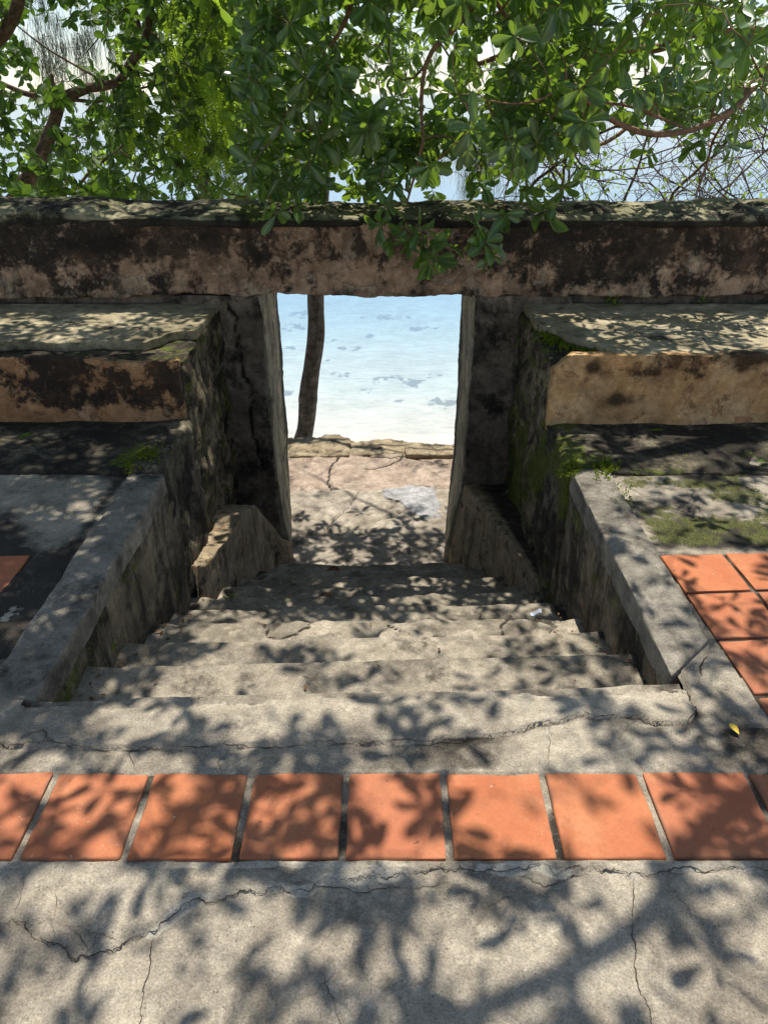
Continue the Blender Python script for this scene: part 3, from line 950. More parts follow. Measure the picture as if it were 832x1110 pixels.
def cop_warp(P):
    P = P.copy()
    u = (P[:, 1] - 5.09) / .40
    top = sstep(P[:, 2], .86, .90)
    P[:, 2] += top * .050 * (1 - np.clip(u * u, 0, 1))
    q = P * np.array([1, 0, 0])
    P[:, 2] += top * (.012 * fbm(q, 1.3, 4, 310) + .012 * sstep(P[:, 0], -1.72, -1.80) + .022 * sstep(P[:, 0], 2.02, 2.12))
    P[:, 1] += sstep(P[:, 1], 4.85, 4.74) * (.022 + .024)* .6 * fbm(P * np.array([1, 0, 1]), 3, 4, 311)
    return P


V, Fk = block((-8, 4.712, .845), (8, 5.50, .892), res=(wx, .03, .012), r=.022, amp=.013, sc=6, chip=2.0, seed=312, warp=cop_warp)
build('coping', V, Fk, M['coping'], pw_, True, dict(dark=.9 * np.clip(.42 + fbm(V, 3.0, 4, 313), 0, 1) * sstep(V[:, 0], .6, -.2) + .9 * sstep(V[:, 2], .895, .872) * (V[:, 1] < 4.8),
                                                   moss=.65 * np.exp(-((V[:, 0] + .75) / .35) ** 2) * np.clip(.5 + fbm(V, 6, 3, 314), 0, 1)))
for side in (-1, 1):
    a, b = (-1.35, -.785) if side < 0 else (.58, 1.2)
    V, Fk = block((a, 4.73, -3.9), (b, 5.475, .436), res=(.025, .06, .03), r=.016, amp=.009, sc=4, chip=1.5, seed=320 + side)
    ck = np.zeros(len(V))
    if side < 0:
        cp = jagged([(-1.0, .40), (-.95, .30), (-.96, .1), (-.90, -.2), (-.92, -.5), (-.85, -.8)], .03, 4, 322)
        ck = np.exp(-(polydist(V[:, [0, 2]], cp) / .013) ** 2) * (V[:, 1] < 4.8)
        V[:, 1] += .035 * ck
    build('pier', V, Fk, M['pier'], pw_, True, dict(crack=ck))
    a, b = (-.82, -.772) if side < 0 else (.567, .615)
    V, Fk = block((a, 4.742, -1.75), (b, 5.462, .430), res=(.012, .022, .022), r=.018, amp=.009, sc=5, chip=2.8, seed=325 + side)
    low = sstep(V[:, 2], -.80, -1.58)
    u_ = np.clip((V[:, 1] - 4.74) / .72, 0, 1)
    if side < 0:
        V[:, 0] += np.where(V[:, 0] > -.795, low * (.070 * (1 - u_) - .018 * u_), 0)
    else:
        V[:, 0] -= np.where(V[:, 0] < .59, low * (.105 * (1 - u_) + .035 * u_), 0)
    far = sstep(V[:, 1], 5.26, 5.38)
    build('door_reveal', V, Fk, M['reveal'], pw_, True, dict(dark=.85 * far + .4 * np.clip(fbm(V * np.array([1, 1, .5]), 5, 4, 329), 0, 1) + (.0 if side < 0 else .30 * np.clip(.6 + fbm(V, 3, 3, 327), 0, 1))))
    a, b = (-8, -1.3) if side < 0 else (1.15, 8)
    V, Fk = block((a, 4.80, -4.2), (b, 5.465, .436), res=.12, r=.02, amp=.01, seed=328 + side)
    build('wall_base', V, Fk, M['pier'], pw_)

# ---------------------------------------------------------------- low string walls inside the stairwell
for side in (-1, 1):
    if side < 0:
        prof = np.array([(3.20, -.95), (3.225, -.90), (3.24, -.60), (3.31, -.655), (3.615, -.72), (4.03, -.735), (4.24, -.80), (4.30, -.86), (4.49, -1.10), (4.60, -1.28), (4.80, -1.45)])
        xi = lambda y: np.interp(y, [3.22, 3.30, 4.8], [-.985, -.963, -.772])
        xo, lab = -1.09, 'left low wall of peeling plaster beside the lower steps, broken away near the doorway'
    else:
        prof = np.array([(3.22, -.90), (3.24, -.85), (3.30, -.82), (3.457, -.803), (3.65, -.80), (3.92, -.808), (4.36, -.858), (4.71, -.912), (4.80, -.92)])
        xi = lambda y: np.interp(y, [3.22, 3.46, 4.8], [.878, .829, .555])
        xo, lab = .92, 'right low wall of flaking ochre plaster beside the lower steps, whole to the doorway'
    t = thing('string_wall', lab, 'low wall', (side * .85, 4.0, -1.2))
    ng = np.concatenate([np.linspace(0, .1, 9), np.linspace(.115, 1, 60)])
    V, Fk = block((0, 0, 0), (.2, 1.58, 1.0), res=(.03, ng * 1.58, .03), r=.018, amp=.007, sc=5, chip=1.3, seed=330 + side)
    u = np.clip(V[:, 1] / 1.58, -.01, 1.01)
    y = 3.22 + u * 1.57
    q = np.stack([y, 0 * y, 0 * y], 1)
    ztop = np.interp(y, prof[:, 0], prof[:, 1]) + .014 * fbm(q, 6, 4, 332 + side)
    z = -1.9 + V[:, 2] * (ztop + 1.9)
    wv = V[:, 0] / .2 if side > 0 else 1 - V[:, 0] / .2
    x = xi(y) + (xo - xi(y)) * wv
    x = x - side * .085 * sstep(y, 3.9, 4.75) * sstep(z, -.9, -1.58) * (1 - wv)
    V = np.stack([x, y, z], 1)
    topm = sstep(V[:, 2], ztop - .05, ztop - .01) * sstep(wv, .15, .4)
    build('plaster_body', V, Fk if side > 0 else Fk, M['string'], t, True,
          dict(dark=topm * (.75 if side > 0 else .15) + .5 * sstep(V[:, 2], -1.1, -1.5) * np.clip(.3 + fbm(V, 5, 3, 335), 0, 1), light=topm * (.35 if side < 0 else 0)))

# ---------------------------------------------------------------- beach and sea
gx = np.concatenate([-np.geomspace(12, 3000, 24)[::-1], np.linspace(-11, 11, 90), np.geomspace(12, 3000, 24)])
gy = np.concatenate([np.linspace(5.2, 30, 170), np.geomspace(30.5, 3500, 50)])
X, Y = np.meshgrid(gx, gy, indexing='ij')
Q = np.stack([X.ravel(), Y.ravel()], 1)
P3 = np.concatenate([Q, np.zeros((len(Q), 1))], 1)
zb = np.interp(Q[:, 1], [5, 8, 10.6, 13.0, 18, 40, 200, 4000], [-3.2, -3.40, -3.78, -4.02, -4.12, -4.35, -7, -25])
zb = zb + np.where(Q[:, 1] < 60, .035 * fbm(P3, .5, 4, 400) + .012 * fbm(P3, 3, 3, 401), 0)
weed = np.zeros(len(Q))
for px, py, rx, ry in [(350, 388, 7, 3), (370, 405, 12, 4), (408, 410, 9, 4), (400, 421, 10, 4), (428, 408, 10, 3), (447, 413, 14, 6), (480, 437, 20, 7), (433, 434, 8, 4), (357, 366, 8, 3),
                       (384, 377, 8, 3), (400, 361, 10, 3), (308, 428, 10, 6), (316, 350, 16, 5), (330, 335, 18, 5), (372, 376, 10, 4), (420, 340, 26, 3), (455, 352, 18, 3), (470, 405, 10, 3), (310, 375, 12, 3)]:
    c = at_z(px, py, -4.05)
    e = at_z(px + rx, py, -4.05) - c
    f = at_z(px, py - ry, -4.05) - c
    weed = np.maximum(weed, np.exp(-(((Q[:, 0] - c[0]) / e[0]) ** 2 + ((Q[:, 1] - c[1]) / f[1]) ** 2)))
P3[:, 2] = zb
idx = np.arange(len(Q)).reshape(X.shape)
F = np.stack([idx[:-1, :-1], idx[1:, :-1], idx[1:, 1:], idx[:-1, 1:]], -1).reshape(-1, 4)
g = G('pale_coral_sand', .95, .1)
n = g.noise(1.3, 8, .6)
c = g.mix(g.step(n, .3, .7), (.52, .50, .45), (.62, .60, .545))
c = g.mix(g.step(g.noise(9, 6, .7), .55, .75, 0, .3), c, (.42, .41, .38))
wd = g.math('ADD', g.math('MULTIPLY', g.attr('weed'), .8), g.math('MULTIPLY', g.math('SUBTRACT', g.noise(3.2, 6, .7, vec=g.stretch((1.2, .8, 1))), .5), 3.0))
c = g.mix(g.math('MULTIPLY', g.step(wd, .45, .62, 0, .75), g.step(g.attr('weed'), .08, .3)), c, (.16, .19, .22))
rp_ = g.noise(5, 6, .7, vec=g.stretch((.6, 2.2, 1)), dist=.6)
c = g.mix(g.step(rp_, .35, .7, 0, .5), c, (.30, .31, .30))  # wavelet and caustic ripples of the water painted into the sand colour
c = g.mix(g.step(g.noise(.55, 7, .65, vec=g.stretch((1, .5, 1))), .60, .70, 0, .35), c, (.34, .38, .40))
c = g.mix(g.step(g.sep(g.pos, 1), 12.6, 16, 0, .8), c, g.mix(1.0, c, (.88, 1.0, 1.09), 'MULTIPLY'))
g.color(c)
g.bump(g.noise(12, 5, .6), .3, .03)
bo = build('beach', P3, F, g.m, None, True, dict(weed=weed), loc=(0, 0, 0))
tag(bo, 'pale sand running from the foot of the wall out under the shallow sea', 'beach', kind='structure')

g = G('shallow_sea', .1)
tr = g.t.nodes.new('ShaderNodeBsdfTransparent')
yy = g.sep(g.pos, 1)
deep = g.step(yy, 12.8, 30)
tint = g.mix(deep, (.93, .97, 1.0), (.53, .79, .97))
g.put(tr.inputs[0], tint)
df = g.t.nodes.new('ShaderNodeBsdfDiffuse')
g.put(df.inputs[0], g.mix(g.step(yy, 14, 120), (.44, .60, .78), (.32, .48, .76)))
m1 = g.t.nodes.new('ShaderNodeMixShader')
g.put(m1.inputs[0], g.math('ADD', g.step(yy, 13, 30, 0, .35), g.step(yy, 30, 160, 0, .6)))
g.t.links.new(tr.outputs[0], m1.inputs[1])
g.t.links.new(df.outputs[0], m1.inputs[2])
gl = g.t.nodes.new('ShaderNodeBsdfGlossy')
gl.inputs['Roughness'].default_value = .12
bp = g.t.nodes.new('ShaderNodeBump')
bp.inputs['Strength'].default_value = .35
bp.inputs['Distance'].default_value = .03
g.put(bp.inputs['Height'], g.math('ADD', g.noise(6, 5, .6, vec=g.stretch((1, 1.6, 1))), g.noise(1.2, 4, .6)))
g.t.links.new(bp.outputs[0], gl.inputs['Normal'])
fr = g.t.nodes.new('ShaderNodeFresnel')
fr.inputs[0].default_value = 1.33
g.t.links.new(bp.outputs[0], fr.inputs['Normal'])
m2 = g.t.nodes.new('ShaderNodeMixShader')
g.t.links.new(fr.outputs[0], m2.inputs[0])
g.t.links.new(m1.outputs[0], m2.inputs[1])
g.t.links.new(gl.outputs[0], m2.inputs[2])
g.t.links.new(m2.outputs[0], g.t.nodes['Material Output'].inputs[0])
gy2 = np.concatenate([np.linspace(11.5, 60, 30), np.geomspace(64, 6000, 30)])
gx2 = np.concatenate([-np.geomspace(10, 6000, 20)[::-1], np.linspace(-9, 9, 10), np.geomspace(10, 6000, 20)])
X, Y = np.meshgrid(gx2, gy2, indexing='ij')
idx = np.arange(X.size).reshape(X.shape)
F = np.stack([idx[:-1, :-1], idx[1:, :-1], idx[1:, 1:], idx[:-1, 1:]], -1).reshape(-1, 4)
so = build('sea', np.stack([X.ravel(), Y.ravel(), np.full(X.size, -4.0)], 1), F, g.m, None, True, loc=(0, 0, 0))
tag(so, 'clear pale turquoise shallow sea beyond the wall', 'sea', kind='structure')

# ---------------------------------------------------------------- foliage machinery


def leaf_template(kind):
    if kind == 'obovate':
        t = np.array([0, .10, .28, .48, .66, .82, .93, 1.0])
        wd = np.array([.012, .018, .085, .150, .190, .185, .120, .012])
    elif kind == 'oval':
        t = np.array([0, .12, .35, .6, .82, 1.0])
        wd = np.array([.012, .06, .19, .24, .17, .01])
    else:
        t = np.array([0, .3, .7, 1.0])
        wd = np.array([.05, .2, .2, .04])
    n = len(t)
    V = np.zeros((n * 3, 3))
    V[0::3, 0] = V[1::3, 0] = V[2::3, 0] = t
    V[0::3, 1], V[2::3, 1] = -wd, wd
    mid = np.zeros(n * 3)
    mid[1::3] = 1
    F = []
    for k in range(n - 1):
        a = 3 * k
        F += [(a, a + 3, a + 4, a + 1), (a + 1, a + 4, a + 5, a + 2)]
    return V, np.array(F), mid


class Leaves:
    def __init__(s, kind):
        s.T, s.F, s.mid = leaf_template(kind)
        s.P, s.D, s.N, s.L, s.R = [], [], [], [], []

    def add(s, p, d, n, L, r):
        s.P.append(p); s.D.append(d); s.N.append(n); s.L.append(L); s.R.append(r)

    def mesh(s, seed=0):
        r = np.random.default_rng(seed)
        P, D, N, L, R = (np.array(a) for a in (s.P, s.D, s.N, s.L, s.R))
        D = D / np.linalg.norm(D, axis=1, keepdims=True)
        B = np.cross(N, D)
        B /= np.linalg.norm(B, axis=1, keepdims=True) + 1e-9
        N = np.cross(D, B)
        k = len(P)
        fold = r.uniform(.15, .6, (k, 1))
        droop = r.uniform(-.05, .32, (k, 1))
        side = r.normal(0, .06, (k, 1))
        tw = r.normal(0, .25, (k, 1))
        wsc = r.uniform(.85, 1.15, (k, 1))
        t = s.T[None, :, 0]
        yv = s.T[None, :, 1] * wsc
        zv = fold * np.abs(yv) - droop * t * t + tw * yv * t
        yv = yv + side * t * t
        V = P[:, None] + L[:, None, None] * (t[..., None] * D[:, None] + yv[..., None] * B[:, None] + zv[..., None] * N[:, None])
        nv = len(s.T)
        F = (s.F[None] + (np.arange(k) * nv)[:, None, None]).reshape(-1, 4)
        return V.reshape(-1, 3), F, dict(rnd=np.repeat(R, nv), mid=np.tile(s.mid, k))

    def build(s, name, mat, parent, seed=0):
        V, F, a = s.mesh(seed)
        return build(name, V, F, mat, parent, True, a)


def unit(v):
    v = np.asarray(v, float)
    return v / (np.linalg.norm(v) + 1e-9)


def rosette(lv, p, ax, n, L, r, spread=(50, 100), young=.08):
    ax = unit(ax)
    u = unit(np.cross(ax, [.3, .5, .81]))
    v = np.cross(ax, u)
    a0 = r.uniform(0, 6.28)
    for i in range(n):
        a = a0 + i * 2.4 + r.normal(0, .2)
        th = math.radians(r.uniform(*spread))
        d = ax * math.cos(th) + (u * math.cos(a) + v * math.sin(a)) * math.sin(th)
        d = unit(d + np.array([0, 0, -.18]))
        nrm = unit(ax + np.array([0, 0, .5]) + r.normal(0, .25, 3))
        back = ax * (-.035 * i / n)
        R = r.uniform(.75, 1.0) if r.random() < young else r.uniform(0, .5)
        lv.add(p + back, d, nrm, L * r.uniform(.65, 1.2), R)


class Skeleton:
    def __init__(s):
        s.nodes, s.rad, s.tubes = np.zeros((0, 3)), np.zeros(0), []

    def limb(s, pts, r0, r1, n=24, sides=8, wob=.02, seed=0):
        P = spline(pts, n)
        P = P + np.stack([fbm(P + 3 * k, 1.7, 3, seed + k) for k in range(3)], 1) * wob
        R = np.linspace(r0, r1, n) * (1 + .12 * fbm(P, 5, 2, seed + 7))
        s.tubes.append(tube(P, R, sides))
        s.nodes = np.concatenate([s.nodes, P])
        s.rad = np.concatenate([s.rad, R])
        return P

    def reach(s, p, r, r0=.007, r1=.0026, bend=.12, sides=4, maxr=None):
        d = np.linalg.norm(s.nodes - p, axis=1) + np.where(s.rad > .03, .12, 0)
        i = int(np.argmin(d))
        a = s.nodes[i]
        L = np.linalg.norm(p - a)
        q = max(4, int(L / .08))
        t = np.linspace(0, 1, q)[:, None]
        off = r.normal(0, 1, 3)
        P = a + (p - a) * t + np.sin(t * math.pi) * off * bend * L * .6 + np.array([0, 0, .10]) * np.sin(t * math.pi) * L
        P[1:-1] += r.normal(0, .006, (q - 2, 3))
        rr = min(s.rad[i] * .8, r0 + .004 * L)
        R = np.linspace(max(rr, r1), r1, q)
        s.tubes.append(tube(P, R, sides))
        s.nodes = np.concatenate([s.nodes, P[1:]])
        s.rad = np.concatenate([s.rad, R[1:]])
        return unit(P[-1] - P[-2])

    def build(s, name, mat, parent):
        V, F = join_tubes(s.tubes)
        return build(name, V, F, mat, parent, True)


def in_frame(p, m=.0):
    d = p - np.array([0, 0, EYE])
    z = d[1] * math.cos(PITCH) - d[2] * math.sin(PITCH)
    y = -(d[1] * math.sin(PITCH) + d[2] * math.cos(PITCH))
    if z < .1: return False
    return abs(d[0] / z) < 416 / FPX + m and abs(y / z) < 555 / FPX + m


# ---------------------------------------------------------------- tree A: broad glossy leaves, reaching over the wall
ra = np.random.default_rng(3)
tA = thing('broadleaf_tree', 'broad glossy leaved tree reaching over the wall from the right, hanging above the doorway', 'tree', (4.4, 6.9, -3.2))
tr_ = Skeleton()
trunkA = tr_.limb([(4.4, 6.9, -3.3), (4.35, 6.8, -1.5), (4.2, 6.6, .2), (3.9, 6.3, 1.6), (3.5, 5.9, 2.6)], .17, .11, 30, 12, .05, 5)
tr_.build('trunk', M['grey_bark'], tA)
sk = Skeleton()
sk.limb([(3.95, 6.35, 1.5), at_y(835, 40, 6.2), at_y(760, 35, 6.0), at_y(690, 55, 5.9), at_y(600, 45, 5.8), at_y(520, 62, 5.7)], .05, .016, 40, 8, .05, 1)
sk.limb([(4.1, 6.5, .9), at_y(860, 90, 5.2), at_y(790, 118, 4.7), at_y(740, 140, 4.5), at_y(690, 140, 4.4), at_y(645, 118, 4.3), at_y(612, 91, 4.2)], .024, .010, 40, 8, .02, 2)
sk.limb([at_y(612, 91, 4.2), at_y(585, 108, 4.15), at_y(555, 112, 4.15), at_y(528, 108, 4.1)], .007, .004, 16, 6, .008, 3)
sk.limb([at_y(740, 138, 4.5), at_y(690, 118, 4.45), at_y(650, 112, 4.4), at_y(612, 112, 4.35), at_y(578, 160, 4.3), at_y(560, 158, 4.3), at_y(535, 128, 4.3), at_y(528, 108, 4.2)], .008, .005, 30, 6, .01, 4)
sk.limb([(4.0, 6.4, 1.4), at_y(850, 70, 6.6), at_y(800, 100, 6.6), at_y(740, 95, 6.5), at_y(660, 150, 6.3), at_y(560, 175, 6.2)], .032, .010, 36, 7, .05, 6)
sk.limb([at_y(790, 118, 4.7), at_y(770, 150, 4.75), at_y(764, 175, 4.8), at_y(752, 212, 4.85)], .010, .005, 18, 6, .02, 7)
sk.limb([(1.4, 4.6, 3.3), (1.0, 6.2, 3.7), (.4, 7.6, 3.8), (-.4, 8.6, 3.9)], .035, .012, 30, 7, .08, 15)
L0 = sk.limb([(3.5, 5.9, 2.6), (2.6, 5.2, 3.2), (1.4, 4.6, 3.3), (.3, 4.3, 3.1), (-.7, 4.3, 3.0), (-1.6, 4.6, 3.2)], .085, .022, 44, 9, .10, 8)
sk.limb([(2.6, 5.2, 3.2), (1.9, 3.9, 3.6), (1.0, 2.8, 3.7), (0, 2.2, 3.7), (-1.2, 2.2, 3.9)], .05, .014, 36, 8, .10, 9)
sk.limb([(3.5, 5.9, 2.6), (2.8, 4.4, 3.4), (2.4, 3.0, 3.7), (1.6, 1.7, 3.9), (.5, 1.2, 3.9)], .05, .014, 36, 8, .10, 10)
sk.limb([(-.7, 4.3, 3.0), (-1.5, 3.6, 3.3), (-2.3, 3.2, 3.6), (-3.2, 3.0, 3.7)], .026, .012, 28, 7, .08, 11)
sk.limb([(1.0, 4.5, 3.2), (.75, 4.45, 2.5), (.5, 4.45, 2.0), at_y(470, 60, 4.4), at_y(455, 150, 4.35), at_y(440, 215, 4.3)], .022, .006, 30, 7, .04, 12)
sk.limb([(.3, 4.3, 3.1), (0, 4.35, 2.4), at_y(380, 10, 4.4), at_y(345, 70, 4.35), at_y(330, 140, 4.3)], .020, .006, 28, 7, .04, 13)
sk.limb([(.5, 4.45, 2.0), at_y(560, 30, 4.5), at_y(590, 80, 4.55), at_y(640, 60, 4.6)], .012, .006, 20, 7, .04, 14)

lvA = Leaves('obovate')
spots = []
# hanging mass over the doorway (depths spread in front of and above the wall)
def low_edge(px):
    return np.interp(px, [255, 285, 330, 375, 420, 470, 520, 560, 620, 700, 780, 832], [150, 215, 200, 150, 190, 180, 165, 175, 140, 130, 150, 120])
while len(spots) < 420:
    px, py, yd = (ra.uniform(262, 640) if len(spots) < 270 else ra.uniform(268, 460)), ra.uniform(-50, 212), ra.uniform(3.9, 5.2)
    if py > low_edge(px): continue
    if px > 560 and ra.random() < .5: continue
    p = at_y(px, py, yd)
    if fbm(p[None] * np.array([1, .4, 1]), 2.3, 2, 3)[0] < -.30: continue
    spots.append(p)
for _ in range(280):
    px, py = ra.uniform(560, 850), ra.uniform(-50, 150)
    if py > low_edge(px): continue
    spots.append(at_y(px, py, ra.uniform(4.3, 6.0)))
for _ in range(150):
    px, py = ra.uniform(262, 640), ra.uniform(-60, 185)
    spots.append(at_y(px, py, ra.uniform(5.6, 6.6)))
hang = [(300, 232, 4.2), (322, 222, 4.25), (410, 245, 4.2), (425, 258, 4.2), (455, 250, 4.15), (462, 272, 4.15), (480, 262, 4.2), (545, 235, 4.2), (512, 262, 4.2), (535, 278, 4.15), (290, 215, 4.2), (305, 205, 4.3), (340, 195, 4.25), (352, 205, 4.3), (418, 222, 4.2), (440, 240, 4.2), (445, 262, 4.15), (468, 283, 4.15), (518, 243, 4.2), (527, 262, 4.15),
        (590, 232, 4.25), (597, 222, 4.3), (500, 165, 4.2), (760, 150, 4.7), (785, 158, 4.75), (797, 158, 4.7), (750, 160, 4.7), (700, 165, 4.5), (812, 48, 3.4), (790, 78, 3.5), (818, 20, 3.4)]
spots_h = [at_y(*h) for h in hang]
skc = sk
for _ in range(130):
    spots.append(at_y(ra.uniform(318, 480), ra.uniform(-50, 175), ra.uniform(4.6, 6.8)))
for _ in range(55):
    spots.append(at_y(ra.uniform(290, 480), ra.uniform(140, 214), ra.uniform(4.2, 5.8)))
for _ in range(16):
    spots.append(at_y(ra.uniform(490, 620), ra.uniform(150, 205), ra.uniform(4.2, 5.2)))
order = sorted(spots, key=lambda p: np.min(np.linalg.norm(skc.nodes - p, axis=1)))
for p in order + spots_h:
    d = sk.reach(p, ra)
    ax = unit(d + np.array([0, -.35, .15]) + ra.normal(0, .25, 3))
    rosette(lvA, p, ax, int(ra.integers(6, 11)), float(ra.uniform(.095, .14)), ra, young=.22)
# the roof of the crown that throws the dappled shade on the terrace and steps
shade = []


def want(x, y):
    if x < -.85 and y > 1.45: return 2.2 if y < 3.6 else 1.2
    if y > 3.45 and x > -.75: return .55
    if y < 1.08: return .95 if x < -.2 else .9
    if y < 1.7: return 1.05
    if x > .9: return .62 if y > 2.3 else .95
    return .38 if y > 2.3 else .8


tries = 0
while len(shade) < 1800 and tries < 60000:
    tries += 1
    x, y = ra.uniform(-3.2, 3.0), ra.uniform(.2, 5.6)
    cl = fbm(np.array([[x, y, 0.0]]), 2.3, 3, 44)[0]
    if ra.random() > want(x, y) * (.55 + .9 * cl) / 1.3: continue
    z = ra.uniform(2.3, 4.3)
    gz = -.8 if (abs(x + .08) < .95 and y > 1.7) else 0
    p = np.array([x, y, gz]) + S / S[2] * (z - gz)
    if p[2] < 1.55 + .0892 * p[1] + .26: continue
    shade.append(p)
extra = 0
while extra < 980:
    x, y = (ra.uniform(-2.5, -.80), ra.uniform(1.45, 3.7)) if extra < 720 else (ra.uniform(-2.8, -.7), ra.uniform(3.7, 5.3))
    cl = fbm(np.array([[x, y, 0.0]]), 2.2, 3, 45)[0]
    if cl < -.42: continue
    z = ra.uniform(2.4, 4.4)
    p = np.array([x, y, 0]) + S / S[2] * z
    if p[2] < 1.55 + .0892 * p[1] + .26: continue
    shade.append(p)
    extra += 1
for (xa, xb, ya, yb, gz, cnt) in [(-1.1, .1, .45, 1.65, 0, 70), (-.95, .8, 1.7, 2.3, -.25, 40), (-2.3, -.95, 1.5, 3.2, 0, 260)]:
    while cnt:
        x, y = ra.uniform(xa, xb), ra.uniform(ya, yb)
        p = np.array([x, y, gz]) + S / S[2] * (ra.uniform(2.3, 4.2) - gz)
        if p[2] < 1.55 + .0892 * p[1] + .26 or fbm(p[None], 2.6, 2, 48)[0] < -.1: continue
        shade.append(p)
        cnt -= 1
for _ in range(28):                                      # boughs that dapple the landing
    x, y = ra.uniform(-1.0, .9), ra.uniform(4.7, 7.1)
    p = np.array([x, y, -1.58]) + S / S[2] * (ra.uniform(3.0, 4.6) + 1.58)
    if fbm(p[None], 2.0, 2, 46)[0] > -.2: shade.append(p)
for p in sorted(shade, key=lambda p: np.min(np.linalg.norm(skc.nodes - p, axis=1))):
    d = sk.reach(p, ra)
    rosette(lvA, p, unit(d + np.array([0, 0, .5])), int(ra.integers(5, 9)), .105, ra)
sk.build('branches', M['wood'], tA)
lvA.build('crown', M['leaf'], tA, 1)

# ---------------------------------------------------------------- tree B: smaller dull leaves, left
rb = np.random.default_rng(5)
tB = thing('small_leaved_tree', 'leaning brown trunk tree with small dull leaves behind the left part of the wall', 'tree', (-3.6, 7.1, -3.3))
tr_ = Skeleton()
tp = [(-3.55, 7.1, -3.4), (-3.45, 7.05, -1.2), at_y(14, 250, 7.0), at_y(18, 213, 7), at_y(32, 190, 7), at_y(50, 152, 7), at_y(66, 108, 7)]
tr_.limb(tp, .085, .052, 36, 10, .02, 21)
tr_.build('trunk', M['bark'], tB)
sb = Skeleton()
sb.limb([at_y(66, 108, 7), at_y(92, 97, 7), at_y(125, 90, 7), at_y(143, 66, 7), at_y(160, 38, 7), at_y(168, -20, 7), at_y(175, -90, 7)], .046, .022, 36, 8, .015, 22)
sb.limb([at_y(66, 108, 7), at_y(58, 92, 7), at_y(56, 80, 7)], .028, .012, 10, 8, .005, 23)
sb.limb([at_y(62, 108, 7), at_y(30, 103, 7), at_y(0, 90, 7), at_y(-50, 70, 7)], .024, .014, 22, 7, .02, 24)
sb.limb([at_y(78, 110, 7), at_y(110, 110, 7), at_y(145, 98, 7.1), at_y(185, 90, 7.2)], .016, .007, 22, 6, .02, 25)
sb.limb([at_y(-20, 60, 6.5), at_y(5, 35, 6.5), at_y(18, 5, 6.5), at_y(25, -50, 6.5)], .05, .04, 20, 8, .02, 26)
sb.limb([at_y(120, 92, 7), at_y(80, 70, 7), at_y(45, 48, 7), at_y(18, 28, 7)], .010, .006, 22, 6, .01, 27)
sb.limb([at_y(152, 30, 7), at_y(146, 5, 7), at_y(140, -40, 7)], .02, .014, 10, 6, .01, 28)
sb.limb([at_y(60, 215, 7.3), at_y(80, 205, 7.4), at_y(98, 188, 7.5), at_y(118, 172, 7.5), at_y(145, 148, 7.5)], .018, .008, 20, 6, .02, 29)
sb.limb([at_y(135, 110, 7.2), at_y(165, 140, 7.2), at_y(205, 178, 7.2), at_y(240, 205, 7.2), at_y(275, 216, 7.2)], .010, .006, 24, 6, .01, 30)
sb.limb([at_y(175, -60, 7), at_y(210, 0, 7.4), at_y(225, 60, 7.5), at_y(240, 110, 7.5)], .016, .007, 20, 6, .03, 31)
lvB = Leaves('oval')
spots = []
while len(spots) < 640:
    px, py = rb.uniform(-40, 300), rb.uniform(-40, 222)
    p = at_y(px, py, rb.uniform(6.2, 8.8))
    gap = math.exp(-(((px - 70) / 62) ** 2 + ((py - 55) / 45) ** 2))
    if rb.random() < gap * 1.05: continue
    if 130 < px < 290 and rb.random() < .25 and py > 170: continue
    if fbm(p[None], 1.6, 2, 9)[0] < -.38: continue
    spots.append(p)
for p in sorted(spots, key=lambda p: np.min(np.linalg.norm(sb.nodes - p, axis=1))):
    d = sb.reach(p, rb, .006, .0028)
    rosette(lvB, p, unit(d + rb.normal(0, .4, 3) + np.array([0, 0, -.2])), int(rb.integers(6, 11)), .115, rb, (40, 110), .10)
sb.build('branches', M['bark'], tB)
lvB.build('crown', M['leaf_b'], tB, 2)

# ---------------------------------------------------------------- feathery pinnate tree between the two
rc = np.random.default_rng(8)
tC = thing('feathery_tree', 'tree with hanging feathery light green fronds, between the leaning trunk and the glossy leaves', 'tree', (-2.2, 9.2, -3.6))
tr_ = Skeleton()
tr_.limb([(-2.2, 9.2, -3.8), (-2.15, 9.2, -1), (-2.0, 9.1, 1.2), (-1.9, 9.0, 2.8)], .07, .04, 24, 9, .05, 33)
tr_.build('trunk', M['grey_bark'], tC)
sc_ = Skeleton()
sc_.limb([(-1.9, 9.0, 2.8), (-1.7, 8.6, 3.0), (-1.5, 8.3, 2.9), (-1.2, 8.2, 2.6)], .03, .012, 20, 6, .04, 34)
sc_.limb([(-2.0, 9.1, 1.2), (-1.8, 8.7, 2.0), (-1.5, 8.4, 2.3), (-1.3, 8.3, 2.2)], .03, .012, 20, 6, .04, 35)
sc_.limb([(-1.9, 9.0, 2.6), (-2.4, 8.8, 2.8), (-2.9, 8.8, 2.9)], .03, .012, 16, 6, .04, 36)
lvC = Leaves('leaflet')
for _ in range(330):
    px, py = rc.normal(226, 36), rc.uniform(-40, 165)
    p = at_y(px, py, rc.uniform(6.4, 8.6))
    d = sc_.reach(p, rc, .005, .0025)
    dr = unit(np.array([rc.normal(0, .35), rc.normal(0, .35), -1]))
    L = rc.uniform(.18, .32)
    R = rc.uniform(0, 1)
    m = 14
    sd = unit(np.cross(dr, rc.normal(0, 1, 3)))
    for q in range(m):
        b = p + dr * L * q / m
        for s_ in (-1, 1):
            lvC.add(b, unit(sd * s_ + dr * .35), unit(np.cross(dr, sd) + rc.normal(0, .2, 3)), .055 * (1 - .4 * q / m), R)
sc_.build('branches', M['twig'], tC)
lvC.build('crown', M['leaf_lime'], tC, 3)

